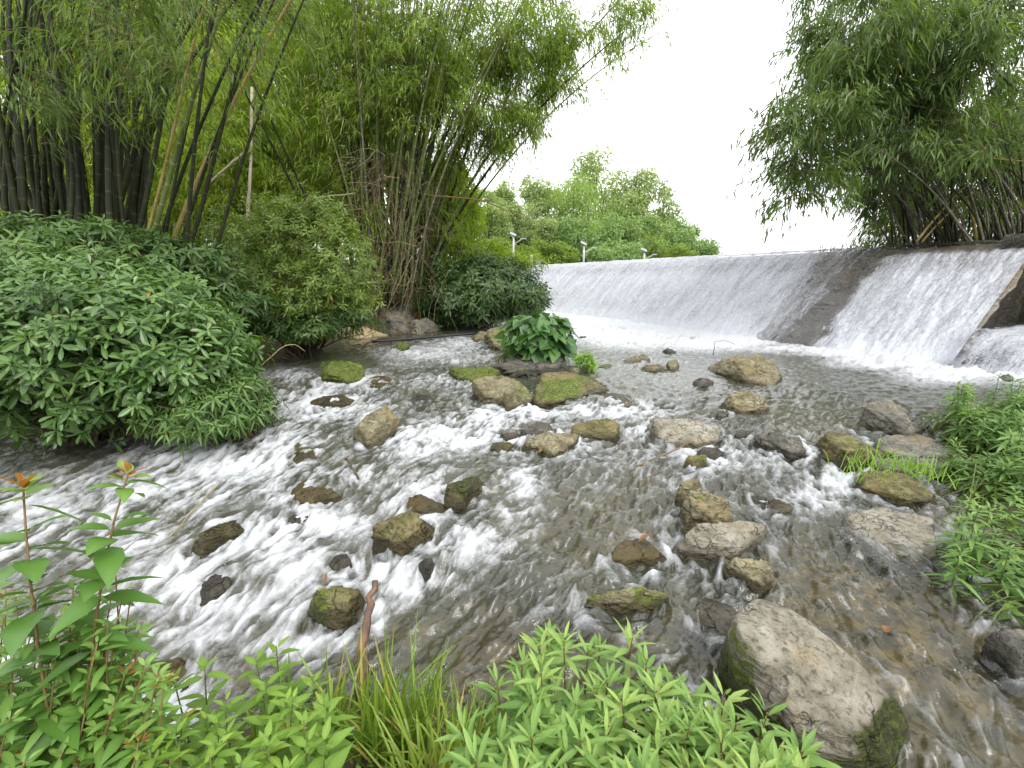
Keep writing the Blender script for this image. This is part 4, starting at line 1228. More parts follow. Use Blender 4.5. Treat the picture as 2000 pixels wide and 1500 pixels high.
# ---- dark clump at the left
rng = np.random.default_rng(21)
b0 = np.array([-5.6, 6.0, gnd(-5.6, 6.0)])
cul = []
LEFT = [(-60,-90),(-20,-70),(20,-40),(45,5),(66,18),(88,30),(70,-60),(110,62),(132,75),(150,100),(120,130),(168,150),(186,182),(205,190),(200,232),(222,240),(240,215),(176,110),(40,-110),(10,40),(140,20),(255,262),(30,20),(95,80),(160,160),(195,200),(212,212),(120,110),(0,-30),(60,60),(230,260),(80,120),
        (228,395),(262,340),(245,330),(270,300)]
LEFT = LEFT + [(a + rng.uniform(-22, 22), b + rng.uniform(-60, 60)) for a, b in LEFT[:34]]
for i, (a, b) in enumerate(LEFT):
    y = 6.6 + rng.uniform(-.3, 1.9)
    base = at(a, 455, y)
    base[2] -= .25
    q = at(b, 0, y + rng.uniform(-.3, .6))
    cul.append((culm_path(base, q, 1.3, .12, 14, .05, rng), rng.uniform(.026, .05), 'culm_dark'))
for (a, pa, b, pb) in [(280,430,546,0),(262,440,486,0),(250,430,430,0),(300,440,505,30),(285,450,400,60),(330,440,395,90),(240,440,395,10),(310,450,470,110),(360,450,520,150)]:
    y = 6.6 + rng.uniform(-.3, .6)
    base = at(a, pa, y); base[2] = min(base[2], gnd(base[0], base[1])) - .1
    q = at(b, pb, y - .3)
    cul.append((culm_path(base, q, 1.5, .07, 14, .03, rng), rng.uniform(.022, .034), random.choice(['culm_dark', 'culm_dark', 'culm_yellow', 'culm_green'])))
blobs = []
for (px, py, rx, ry, k) in [(60,20,130,50,30),(200,10,130,40,34),(330,50,110,60,40),(300,150,80,50,20),(20,300,40,60,12),(430,30,80,40,30),(560,20,70,30,24),(230,180,70,50,10),(-60,120,90,120,30),(120,150,120,60,16)]:
    blobs.append((*px_ball(px, py, 6.0 + rng.uniform(-.6, 1.6), rx, ry, .8), k))
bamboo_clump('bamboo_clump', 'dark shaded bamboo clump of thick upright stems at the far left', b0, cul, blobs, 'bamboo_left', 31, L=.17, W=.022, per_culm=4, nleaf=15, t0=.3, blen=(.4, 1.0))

# ---- great clump in the middle
rng = np.random.default_rng(22)
yc = 12.3
b0 = at(770, 570, yc)
cul = []
for i in range(94):
    tx = [rng.uniform(590, 720), rng.uniform(670, 840), rng.uniform(720, 900), rng.uniform(850, 990)][i % 4] if i < 90 else [1110, 1180, 1060, 1125][i - 90]
    u = (tx - 590) / 400
    bx = 712 + 105 * np.clip(u * .8 + .1 + rng.normal() * .2, 0, 1)
    y = yc + rng.uniform(-.7, 1.1)
    base = at(bx, 565, y); base[2] -= .35
    q = at(tx, rng.uniform(-40, 60) if i < 90 else 20, y + rng.uniform(-1.0, 1.0))
    k = i % 5
    cul.append((culm_path(base, q, rng.uniform(1.02, 1.25), .06 + .05 * abs(u - .4), 16, .04, rng), rng.uniform(.026, .05), 'culm_green' if k < 3 else ('culm_dark' if k == 3 else 'culm_grey')))
for (a, pa, b, pb) in [(850,330,960,205),(612,385,395,10),(640,430,470,90)]:
    y = 9.8
    base = at(a, pa, y) if a > 700 else at(a, pa + 60, y)
    if a < 700: cul.append((culm_path(base, at(b, pb, 8.6), 1.1, .03, 14, .02, rng), .026, 'culm_dark'))
blobs = []
for (px, py, rx, ry, k) in [(740,200,80,60,60),(820,100,80,60,70),(690,240,60,60,46),(860,230,60,50,40),(780,330,60,60,36),(640,60,90,90,120),(620,170,80,70,80),(740,70,90,90,60),(860,60,110,80,110),(980,70,110,80,130),(1070,100,60,70,170),(1085,150,40,40,100),(1000,140,80,60,120),(1190,40,60,30,70),(1260,12,50,18,40),
        (900,160,90,60,60),(985,235,60,34,130),(930,265,50,36,80),(1025,235,28,26,60),(880,310,50,40,30),(660,330,70,80,60),(620,260,70,70,50),(700,420,60,60,40),(800,180,90,60,40),(560,60,70,60,40),(1050,-50,150,40,40),(870,420,70,80,36),(590,330,50,80,40)]:
    blobs.append((*px_ball(px, py, yc + rng.uniform(-.9, 1.3), rx, ry, .9), k))
bamboo_clump('bamboo_clump', 'tall green bamboo clump in the middle, stems fanning out above grey rocks', b0, cul, blobs, 'bamboo_lit', 32, L=.19, W=.03, per_culm=12, nleaf=17, t0=.5, blen=(.5, 1.2))
# dead twigs and roots round its foot
g = Geo()
K = 420
a = rng.uniform(0, 2 * math.pi, K)
st = b0 + np.stack([rng.normal(size=K) * .5, rng.normal(size=K) * .35 - .35, rng.uniform(-.1, 3.2, K)], -1)
d = unit(np.stack([rng.normal(size=K) * .8, -.4 + rng.normal(size=K) * .4, rng.normal(size=K) * .7], -1))
t = np.linspace(0, 1, 7)[None, :, None]
pth = st[:, None] + d[:, None] * t * rng.uniform(.4, 1.4, (K, 1, 1)) + np.array([0, 0, -1]) * t * t * rng.uniform(.1, 1.0, (K, 1, 1)) + np.cumsum(rng.normal(size=(K, 7, 3)) * .035, axis=1)
twigs(g, pth - b0, .010, .004)
o = g.obj('dead_twig_tangle', LM['dry'], None); o.location = b0
tag(o, 'tangle of dry dead twigs hanging round the foot of the middle bamboo clump', 'twigs', kind='stuff')

# ---- sunny bamboo thicket behind
TH = [('bright young bamboo behind the dark left clump', 180, 13.0, [(120,300,120,160,200),(60,180,110,120,130),(200,180,110,130,160),(210,380,120,70,140),(60,380,110,70,130),(60,60,120,70,120),(180,90,110,70,120),(270,60,80,60,80),(-40,200,80,100,90),(300,440,90,50,110),(20,250,90,90,90)]),
      ('sunny yellow green bamboo behind the leaning stems', 400, 12.5, [(330,260,110,130,230),(420,300,100,120,220),(380,400,130,60,190),(330,150,90,70,60),(440,450,110,40,120),(430,200,80,80,90)]),
      ('bright bamboo screen left of the middle clump', 540, 13.5, [(500,230,90,110,220),(560,330,90,110,220),(500,400,110,60,190),(470,130,80,70,80),(600,150,70,100,130),(570,440,90,50,110)]),
      ('pale green bamboo standing behind the middle clump', 720, 14.5, [(680,250,110,110,160),(760,330,90,90,90),(660,430,100,70,110),(590,460,80,60,70),(850,420,70,80,90),(840,300,60,60,50),(700,130,110,80,80)])]
for i, (lab, px, y, bl) in enumerate(TH):
    rng = np.random.default_rng(40 + i)
    b = at(px, 440, y); b[2] = gnd(b[0], b[1])
    cul = []
    for k in range(11):
        bx = at(px + rng.uniform(-110, 110), 440, y + rng.uniform(-1, 1)); bx[2] = gnd(bx[0], bx[1]) - .1
        q = at(px + rng.uniform(-150, 190), rng.uniform(30, 130), y + rng.uniform(-1, 1))
        cul.append((culm_path(bx, q, 1.1, .08, 12, .05, rng), rng.uniform(.025, .04), rng.choice(['culm_green', 'culm_yellow', 'culm_green'])))
    blobs = [(*px_ball(a, c, y + rng.uniform(-1.2, 1.2), e, f, 1.2), k) for a, c, e, f, k in bl]
    bamboo_clump('bamboo_clump', lab, b, cul, blobs, 'thicket', 50 + i, L=.17, W=.032, per_culm=16, nleaf=24, t0=.3, blen=(.5, 1.4), group='sunny bamboo behind the bank')

# ---- clump on the bank above the weir at the right
rng = np.random.default_rng(23)
b0 = at(1890, 470, 9.8); b0[2] = POOL + 1.9
cul = []
for i in range(100):
    bx = rng.uniform(1740, 2120)
    y = 9.6 + rng.uniform(-.8, 1.8)
    base = at(bx, 470, y)
    o_ = (base[:2] - P0) @ NV
    if o_ < 3.0: base[:2] += NV * (3.0 - o_ + rng.uniform(0, .6))
    base[2] = POOL + 1.85
    lean = rng.choice([-.7, -.55, -.4, .2, -.1])
    q = at(bx + lean * rng.uniform(60, 260), rng.uniform(150, 290), y + rng.uniform(-1.0, .8))
    cul.append((culm_path(base, q, rng.uniform(.95, 1.12), .10, 14, .05, rng), rng.uniform(.012, .028), rng.choice(['culm_grey', 'culm_dark', 'culm_dark', 'culm_grey'])))
for (a, pa, b, pb, r, mt) in [(1790,472,1935,300,.022,'culm_yellow'),(1800,474,1905,360,.016,'culm_yellow'),(1955,470,1885,250,.035,'culm_grey'),(2010,270,1690,168,.013,'culm_grey'),(1905,470,1893,380,.035,'culm_yellow'),(1708,474,1722,330,.012,'culm_grey'),
                       (2060,330,1930,300,.014,'culm_yellow'),(1990,180,1780,0,.025,'culm_grey'),(2000,260,1740,290,.012,'culm_grey')]:
    cul.append((culm_path(at(a, pa, 9.6 if pa > 400 else 9.0), at(b, pb, 9.4 if pa > 400 else 8.9), 1.02, .06, 12, .01, rng), r, mt))
blobs = []
for (px, py, rx, ry, k) in [(1640,60,80,60,110),(1600,150,70,50,90),(1620,215,75,40,80),(1545,255,50,26,40),(1560,300,40,26,26),(1540,360,20,18,8),(1590,330,26,22,12),(1720,80,100,80,150),(1700,190,90,60,130),(1680,275,50,36,46),(1800,50,110,70,150),(1780,180,90,60,100),
        (1770,270,70,40,50),(1720,330,36,30,30),(1880,80,100,70,130),(1960,40,90,70,110),(1900,170,80,40,30),(1980,180,50,50,18),(1560,330,46,30,34),(1530,390,20,18,8),(1610,360,34,26,20),(1700,350,30,22,20),(1790,370,40,24,24),(1730,360,34,40,44),(1745,410,30,34,34),(1650,-40,100,50,80),(1850,-60,200,60,160),(1960,310,50,30,10),(1500,270,18,18,6),(1690,320,20,26,8)]:
    blobs.append((*px_ball(px, py, 11.4 if (py > 310 and px > 1650) else 9.4 + rng.uniform(-.9, 1.2), rx, ry, .8), k))
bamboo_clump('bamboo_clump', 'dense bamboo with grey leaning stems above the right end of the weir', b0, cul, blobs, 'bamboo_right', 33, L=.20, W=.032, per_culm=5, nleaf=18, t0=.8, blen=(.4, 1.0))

rng = np.random.default_rng(29)
b1 = at(1900, 470, 13.5); b1[2] = POOL + 1.9
cul = []
for i in range(40):
    base = at(rng.uniform(1720, 2150), 470, 13.2 + rng.uniform(-.8, 1.2)); base[2] = POOL + 1.8
    q = at(rng.uniform(1700, 2150), rng.uniform(60, 200), 13.2 + rng.uniform(-.8, .8))
    cul.append((culm_path(base, q, 1.0, .08, 10, .05, rng), rng.uniform(.025, .04), rng.choice(['culm_dark', 'culm_grey'])))
blobs = [(*px_ball(px, py, 13.4 + rng.uniform(-.8, .8), rx, ry, .9), k) for px, py, rx, ry, k in [(1760,430,50,40,80),(1840,400,70,50,110),(1930,380,80,60,120),(2010,400,80,70,110),(1880,300,100,60,110),(1990,270,90,70,100),(1800,330,60,50,60),(1830,455,70,18,50),(1950,455,80,18,50)]]
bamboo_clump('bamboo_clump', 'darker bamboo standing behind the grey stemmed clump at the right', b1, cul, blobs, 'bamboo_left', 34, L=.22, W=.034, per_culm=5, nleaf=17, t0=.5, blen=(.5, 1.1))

# ================================================================== SHRUBS AND BUSHES
def rosettes(g, P, A, nl, L, W, rng, kind='obov', open_=.75, droop=.2, fold=.12, base_t=None):
    """whorls of leaves: P tips, A axis of each shoot"""
    K = len(P)
    A = unit(A)
    X = perp(A, rng); Y = np.cross(A, X)
    ang = np.arange(nl)[None] * 2.4 + rng.uniform(0, 6.3, (K, 1))
    up = np.linspace(.15, 1.0, nl)[None] * np.ones((K, 1))
    rad = X[:, None] * np.cos(ang)[..., None] + Y[:, None] * np.sin(ang)[..., None]
    el = (1 - open_) + (up - .5) * .9 + rng.normal(size=(K, nl)) * .15
    D = unit(rad + A[:, None] * el[..., None])
    Pp = P[:, None] + A[:, None] * ((up - 1) * L * .55)[..., None] + rad * .006
    Nn = unit(A[:, None] - rad * el[..., None] * .6 + rng.normal(size=D.shape) * .15)
    n = K * nl
    bt = rng.uniform(.1, .7, K) if base_t is None else np.broadcast_to(base_t, (K,))
    ti = np.clip(np.repeat(bt, nl) + .22 * (up.ravel() - .5) + rng.normal(size=n) * .1, 0, .96)
    ti = np.where(rng.uniform(size=n) < .006, 1, ti)
    sz = (1.1 - .5 * up.ravel()) * rng.uniform(.75, 1.15, n)
    leaves(g, Pp.reshape(-1, 3), D.reshape(-1, 3), Nn.reshape(-1, 3), L * sz, W * sz, kind, fold, droop, ti)
def bush(label, base, ells, mat, seed, L, W, nl=7, kind='obov', stemmat='bark', name='shrub', cat='shrub', up=.5, front=True, open_=.75, droop=.2, group=None, inner=.45, nstem=40):
    """ells: (centre, radii, number of shoots)"""
    rng = np.random.default_rng(seed)
    base = np.asarray(base, float)
    root = thing(name, label, cat, base, group)
    g, tw = Geo(), Geo()
    tips = []
    for c, r, k in ells:
        d = unit(rng.normal(size=(k * 2, 3)) + np.array([0, -.35 if front else 0, .25]))[:k]
        lump = 1 + .58 * fbm3((d * 2.6 + seed), seed, 2)[:, None] + .22 * (rng.uniform(size=(len(d), 1)) < .09)
        rad = np.where(rng.uniform(size=(k, 1)) < inner, rng.uniform(.45, .95, (k, 1)), rng.uniform(.92, 1.08, (k, 1))) * lump
        P = np.asarray(c) + d * np.asarray(r) * rad
        A = unit(d * .8 + np.array([0, 0, up]) + rng.normal(size=d.shape) * .3)
        ok = P[:, 2] > wz(P[:, 0], P[:, 1]) + .02
        P, A = P[ok], A[ok]
        rosettes(g, P - base, A, nl, L, W, rng, kind, open_, droop)
        tips.append(np.concatenate([P, A], 1))
    T = np.concatenate(tips)
    ii = rng.choice(len(T), min(len(T), nstem * 6), replace=False)
    E = T[ii, :3] - base; A = T[ii, 3:]
    st = E - A * L * 2.2 - np.array([0, 0, .3 * L])
    t = np.linspace(0, 1, 4)[None, :, None]
    twigs(tw, st[:, None] * (1 - t) + E[:, None] * t, .006 if stemmat == 'bark' else .003, .003 if stemmat == 'bark' else .002)
    jj = ii[:nstem]
    E = T[jj, :3] - base
    S0 = rng.normal(size=(len(jj), 3)) * np.array([.12, .12, 0])
    mid = E * .5 + np.array([0, 0, .15])
    t = np.linspace(0, 1, 7)[None, :, None]
    thick = .018 if stemmat == 'bark' else .0045
    twigs(tw, (1 - t) ** 2 * S0[:, None] + 2 * t * (1 - t) * mid[:, None] + t * t * E[:, None], thick, thick * .3)
    g.obj('foliage', LM[mat], root)
    tw.obj('branch_frame', LM[stemmat], root)
    return root
def E_(px, py, y, rx, ry, k, ryd=None):
    return (*px_ball(px, py, y, rx, ry, ryd), k)
def on_ground(px, y):
    p = at(px, 700, y)
    return np.array([p[0], p[1], gnd(p[0], p[1])])
bush('large shrub of glossy oval leaves leaning over the water at the left', on_ground(130, 4.7),
     [E_(60,700,4.3,170,150,540,.7), E_(230,690,4.5,150,140,480,.7), E_(370,720,4.6,110,110,330,.6), E_(120,600,4.9,170,90,360,.7), E_(300,620,5.2,130,80,280,.6), E_(-120,680,4.3,150,180,150,.7), E_(440,690,4.9,60,70,80,.4)],
     'shrub', 61, .15, .048, 8, 'obov', up=.45, open_=.8, nstem=60)
bush('shrub of long narrow pale leaves above the glossy one at the far left', on_ground(60, 5.6),
     [E_(50,520,5.2,140,52,260,.6), E_(190,535,5.5,110,48,170,.6), E_(-80,530,5.0,110,70,120,.6), E_(290,560,5.7,80,45,100,.5)],
     'shrub_narrow', 62, .24, .035, 8, 'lance', up=.6, open_=.75, droop=.35)
bush('willowy shrub of slim leaves dipping into the rapids', on_ground(470, 4.7),
     [E_(450,790,4.5,75,62,150,.45), E_(390,810,4.3,80,50,120,.4), E_(500,790,4.7,42,42,70,.3)],
     'shrub_narrow', 63, .14, .028, 8, 'lance', up=.2, open_=.85, droop=.4)
bush('dark ferny undergrowth shrub in the shade of the left bamboo', on_ground(250, 6.8),
     [E_(120,455,6.0,140,30,130,.6), E_(260,485,6.4,120,34,140,.6), E_(370,520,6.8,120,50,190,.7), E_(430,580,7.0,90,40,130,.5), E_(330,570,6.4,100,40,140,.5)],
     'undergrowth', 64, .17, .045, 8, 'lance', up=.5, droop=.3)
bush('tall loose shrub with small yellowish leaves on the bank left of the bamboo foot', on_ground(600, 9.6),
     [E_(590,470,8.6,110,75,520,.9), E_(680,520,8.4,65,80,330,.7), E_(500,520,8.2,90,75,380,.7), E_(600,570,8.0,110,55,380,.7), E_(690,590,8.6,50,40,140,.5), E_(540,440,9.0,70,50,180,.6), E_(450,460,9.2,70,50,170,.6), E_(620,415,9.0,60,40,130,.5)],
     'bush_mid', 65, .13, .04, 7, 'fold', up=.5, inner=.5)
bush('low bush overhanging the far shore between the left shrub and the bamboo rocks', on_ground(590, 9.4),
     [E_(520,615,7.8,85,42,260,.5), E_(640,622,8.2,95,30,260,.4), E_(590,640,7.6,60,18,90,.3)],
     'undergrowth', 66, .15, .045, 7, 'fold', up=.3, droop=.35)
bush('round dark glossy bush at the far end of the stream in front of the weir', on_ground(940, 13.0),
     [E_(940,565,13.0,105,55,900,1.3), E_(870,580,13.0,60,42,330,.9), E_(1020,575,12.8,48,46,330,.8), E_(950,540,13.3,70,34,330,.9), E_(910,548,13.2,60,36,260,.8)],
     'bush_round', 67, .22, .07, 7, 'fold', up=.55, inner=.35)
bush('yellow green weeds growing above the round bush', on_ground(900, 15.0),
     [E_(860,520,15.0,60,34,200,.8), E_(950,505,15.5,80,22,220,.7), E_(1010,512,16.0,50,18,130,.6), E_(820,560,14.0,40,50,150,.6)],
     'thicket', 68, .26, .06, 7, 'fold', up=.7)
bush('bright leafy tree bending down beside the foot of the middle bamboo', on_ground(870, 16.0),
     [E_(880,400,15.5,60,70,520,1.2), E_(850,470,15.2,60,50,360,1.0), E_(910,450,16.0,45,60,300,1.0), E_(880,345,15.8,40,30,160,.8), E_(820,420,15.0,50,70,260,.8)],
     'thicket', 69, .24, .06, 7, 'fold', up=-.2, open_=.9, droop=.5, name='tree', cat='tree')
bush('small clump of round leaves at the waterline below the low shore bush', on_ground(600, 8.3),
     [E_(590,650,8.0,60,12,90,.3), E_(480,665,7.2,30,10,40,.2)], 'fern', 70, .10, .06, 6, 'ovate', up=.8, nstem=10, name='waterside_plant', cat='plant')
# right bank plants
bush('tall leafy plant with whorls of slim leaves on the right bank', on_ground(1960, 3.6),
     [E_(1935,850,3.7,75,62,150,.4), E_(2010,840,3.7,70,80,130,.4)], 'right_bank', 71, .14, .028, 12, 'lance', stemmat='stem', up=1.0, open_=.7, droop=.3, inner=.6, name='leafy_plant', cat='plant')
bush('darker slim leaved plant below the tall one on the right bank', on_ground(1960, 2.9),
     [E_(1935,945,3.0,62,50,90,.3), E_(2010,960,3.0,70,70,80,.3), E_(1845,985,3.0,30,28,20,.15)], 'right_bank', 72, .13, .024, 12, 'lance', stemmat='stem', up=1.0, open_=.75, droop=.3, inner=.6, name='leafy_plant', cat='plant')
bush('pale straggling plant leaning over the water at the right edge', on_ground(1960, 2.3),
     [E_(1930,1100,2.25,55,50,44,.2), E_(2010,1110,2.3,60,70,44,.25), E_(1905,1160,2.2,40,30,22,.15)], 'right_bank', 73, .11, .022, 10, 'lance', stemmat='stem', up=1.0, open_=.75, droop=.3, inner=.6, name='leafy_plant', cat='plant')
bush('light green round leaved plant hanging over the dark boulder at the right edge', on_ground(1990, 1.9),
     [E_(1965,1205,1.9,50,36,20,.15), E_(2030,1200,1.9,50,50,18,.2)], 'weed', 74, .085, .055, 6, 'ovate', stemmat='stem', up=.9, open_=.85, droop=.25, inner=.5, name='leafy_plant', cat='plant')
bush('thin upright shoot with pale top leaves behind the right bank plants', on_ground(1885, 3.9),
     [E_(1878,790,3.9,14,36,9,.1), E_(1870,860,3.8,26,24,12,.15)], 'fern', 75, .12, .03, 9, 'lance', stemmat='stem', up=1.2, inner=.7, name='leafy_plant', cat='plant')
# islet plants
isl = gw(1045, 715)
def heart_plant():
    rng = np.random.default_rng(81)
    base = isl + np.array([0, .05, .12])
    root = thing('heart_leaf_plant', 'lush plant with big dark heart shaped leaves growing on the rock islet', 'plant', base)
    g, tw = Geo(), Geo()
    c, r = px_ball(1054, 664, base[1], 66, 54)
    K = 330
    d = unit(rng.normal(size=(K * 3, 3)) + np.array([0, -.6, .35]))
    d = d[(d[:, 2] > -.55)][:K]
    P = c + d * r * rng.uniform(.6, 1.06, (len(d), 1)) - base
    hang = unit(d * np.array([.75, .75, .1]) + np.array([0, -.1, -.55]) + rng.normal(size=d.shape) * .4)
    Nn = unit(d + np.array([0, -.3, .5]) + rng.normal(size=d.shape) * .45)
    ti = np.clip(rng.normal(.45, .2, len(d)), 0, .95)
    ti[:3] = 1.0
    leaves(g, P, hang, Nn, (w_ := rng.uniform(.11, .27, len(d))), w_ * .8, 'heart', .10, .12, ti)
    st = rng.normal(size=(len(d), 3)) * np.array([.12, .08, 0])
    t = np.linspace(0, 1, 5)[None, :, None]
    mid = P * .55 + np.array([0, 0, .15])
    twigs(tw, (1 - t) ** 2 * st[:, None] + 2 * t * (1 - t) * mid[:, None] + t * t * P[:, None], .008, .004)
    g.obj('heart_leaves', LM['heart'], root, True)
    tw.obj('leaf_stalks', LM['stem'], root)
heart_plant()
def roots():
    rng = np.random.default_rng(82)
    g = Geo(); K = 120
    st = isl + np.stack([rng.uniform(-.55, .5, K), rng.uniform(-.1, .2, K), rng.uniform(.06, .26, K)], -1)
    d = np.stack([rng.normal(-.15, .35, K), rng.uniform(-.6, 0, K), rng.uniform(-.1, .2, K)], -1)
    t = np.linspace(0, 1, 6)[None, :, None]
    p = st[:, None] + d[:, None] * t * .5 + np.array([0, 0, -.22]) * t * t + rng.normal(size=(K, 6, 3)) * .012
    twigs(g, p - isl, .006, .003)
    o = g.obj('root_mat', LM['stem_red'], None); o.location = isl
    tag(o, 'brown matted roots trailing off the islet under the heart leaf plant', 'roots', kind='stuff')
roots()
fp = gw(1146, 726)
bush('bright green ferny tuft at the right side of the islet', fp, [E_(1144,706,fp[1], 22, 22, 40, .12)], 'fern', 83, .10, .022, 10, 'lance', stemmat='stem', up=.8, name='fern_tuft', cat='plant', nstem=14)
fp = gw(665, 735)
bush('tiny green leaves growing in the moss of the round stone', fp + np.array([0, .1, .1]), [E_(664,716,fp[1] + .12, 36, 11, 90, .14)], 'fern', 84, .05, .02, 6, 'fold', stemmat='stem', up=.8, name='moss_cushion', cat='moss', nstem=5)

# ================================================================== GRASS TUFTS
def tuft(label, base, n, h, w, seed, spread=.05, lean=(0, 0), droop=.5, mat='grass', group=None, name='grass_tuft', tintc=.5, cat='grass tuft'):
    rng = np.random.default_rng(seed)
    root_g = Geo()
    P = rng.normal(size=(n, 3)) * np.array([spread, spread, 0])
    a = rng.uniform(0, 2 * math.pi, n)
    r = np.abs(rng.normal(size=n)) * .45
    D = unit(np.stack([np.cos(a) * r + lean[0], np.sin(a) * r + lean[1], np.ones(n)], -1))
    Nn = perp(D, rng)
    ti = np.clip(rng.normal(tintc, .2, n), 0, .96); ti = np.where(rng.uniform(size=n) < .05, 1, ti)
    # blades bend over sideways: droop acts downwards
    leaves(root_g, P, D, Nn, h * rng.uniform(.5, 1.15, n), w * rng.uniform(.7, 1.2, n), 'blade', .2, droop * rng.uniform(.3, 1.2, n), ti)
    o = root_g.obj(name, LM[mat], None, True)
    o.location = base
    return tag(o, label, cat, group)
def tip_base(px, py, zt, back=.0):
    p = gp(px, py, zt)
    y = max(p[1] - back, .35)
    return np.array([p[0], y, gnd(p[0], y) - .01])
TG = 'grass tufts along the near bank'
for i, (px, py, zt, n, h, lab, ln, tc) in enumerate([
   (735, 1320, .34, 70, .34, 'dark green grass tuft beside the wet driftwood', (.0, .1), .3), (790, 1335, .34, 54, .34, 'dark green grass tuft just right of the driftwood tuft', (.15, .1), .35), (520, 1330, .30, 46, .26, 'grass tuft among broad leaved weeds at bottom left', (-.1, .2), .5),
   (880, 1430, .34, 70, .32, 'yellowing grass tuft at the bottom left of the leafy herb bed', (.05, .15), .8), (960, 1410, .32, 60, .28, 'grass tuft touching the left edge of the leafy herb bed', (.0, .15), .6), (815, 1440, .34, 44, .32, 'sparse yellowish grass tuft above bare soil', (-.2, .1), .85),
   (640, 1310, .28, 40, .28, 'grass tuft rising through weeds left of the driftwood', (.1, .1), .5), (1905, 1560, .5, 26, .36, 'long grass blades reaching in at the bottom right corner', (-.5, .2), .75), (1700, 1560, .4, 14, .3, 'few grass blades in front of the huge pale boulder', (-.2, .15), .7)]):
    b = tip_base(px, py + 25, zt - .14)
    tuft(lab, b, int(n * 1.4), h * 1.55, .011, 200 + i, .035, ln, .5, group=TG, tintc=tc)
for i, (px, py, lab) in enumerate([(1740, 912, 'wispy bright grass on the low brown slab at the right bank'), (1790, 925, 'wispy grass between the grey slab and the greenish slab'), (1700, 935, 'small grass sprig at the left end of the greenish slab'), (1830, 935, 'wispy grass beside the darker slim leaved plant')]):
    b = gw(px, py + 20) + np.array([0, .1, .05])
    tuft(lab, b, 34, .26, .008, 230 + i, .09, (.1, 0), .5, group='wispy grass on the right bank slabs', mat='fern', tintc=.7)
b = at(1670, 482, 11.2); b[2] = POOL + 1.95
tuft('reed like grass on the crest beside the bamboo', b, 90, .42, .02, 240, .35, (0, 0), .3, mat='bush_mid', name='reed_tuft', cat='reeds')
b = gw(492, 745) + np.array([0, 0, .02])
tuft('long bent grass blades at the tip of the left shrubs', b, 14, .5, .014, 241, .05, (.35, 0), .6, tintc=.6)

# ================================================================== NEAR BANK PLANTS
def herb_proto(seed):
    """one upright herb, 0.4 m tall: tip rosette over whorled pairs"""
    rng = np.random.default_rng(seed)
    g, s = Geo(), Geo()
    H = .40
    rosettes(g, np.array([[0, 0, H]]), np.array([[rng.normal() * .1, rng.normal() * .1, 1]]), 12, .105, .021, rng, 'lance', .85, .18, .10, .55)
    rosettes(g, np.array([[0, 0, H + .012]]), np.array([[0, 0, 1.0]]), 4, .055, .013, rng, 'lance', .3, .05, .15, .9)
    rosettes(g, np.array([[0, 0, H * .74]]), np.array([[0, 0, 1.0]]), 9, .115, .025, rng, 'lance', .95, .3, .10, .35)
    rosettes(g, np.array([[0, 0, H * .46]]), np.array([[0, 0, 1.0]]), 8, .11, .026, rng, 'lance', 1.0, .35, .10, .2)
    V, f = tube(np.array([[0, 0, -.03], [.006, 0, H * .5], [0, 0, H]]), [.004, .0035, .002], 5)
    s.add(V, f)
    return g.mesh('leaf_whorls', LM['herb'] if seed % 3 else LM['herb_pale']), s.mesh('stalk', LM['stem_red'])
HP = [herb_proto(300 + i) for i in range(6)]
HERB_POLY = [(985,1325),(1040,1240),(1075,1215),(1120,1225),(1190,1270),(1270,1290),(1330,1310),(1400,1360),(1440,1375),(1480,1410),(1540,1460),(1600,1505),(1640,1600),(960,1600),(945,1480)]
def inside(px, py, poly):
    c = False; n = len(poly)
    for i in range(n):
        (x1, y1), (x2, y2) = poly[i], poly[(i + 1) % n]
        if (y1 > py) != (y2 > py) and px < x1 + (py - y1) / (y2 - y1) * (x2 - x1): c = not c
    return c
def herbs():
    rng = random.Random(5)
    pts = []
    tries = 0
    while tries < 6000 and len(pts) < 190:
        tries += 1
        px, py = rng.uniform(940, 1650), rng.uniform(1215, 1600)
        if not inside(px, py, HERB_POLY): continue
        if any((px - a) ** 2 + (py - b) ** 2 < 36 ** 2 for a, b in pts): continue
        pts.append((px, py))
    for px, py in pts:
        zt = .60 + rng.uniform(-.05, .05) - .12 * (1 if py < 1260 else 0)
        t = gp(px, py, zt)
        gz = gnd(t[0], t[1])
        sc = max(.6, (zt - gz) / .40)
        lm, sm = rng.choice(HP)
        o = link('herb_plant', None)
        o.location = (t[0], t[1], gz)
        o.rotation_euler = (rng.uniform(-.16, .16), rng.uniform(-.16, .16), rng.uniform(0, 6.28))
        u = rng.uniform(.85, 1.15)
        o.scale = (u, u, sc)
        tag(o, 'light green herb with whorls of slim pointed leaves in the bed at the bottom edge', 'plant', 'leafy herbs in the bed at the bottom edge')
        a = link('leaf_whorls', lm, o); b_ = link('stalk', sm, o)
herbs()
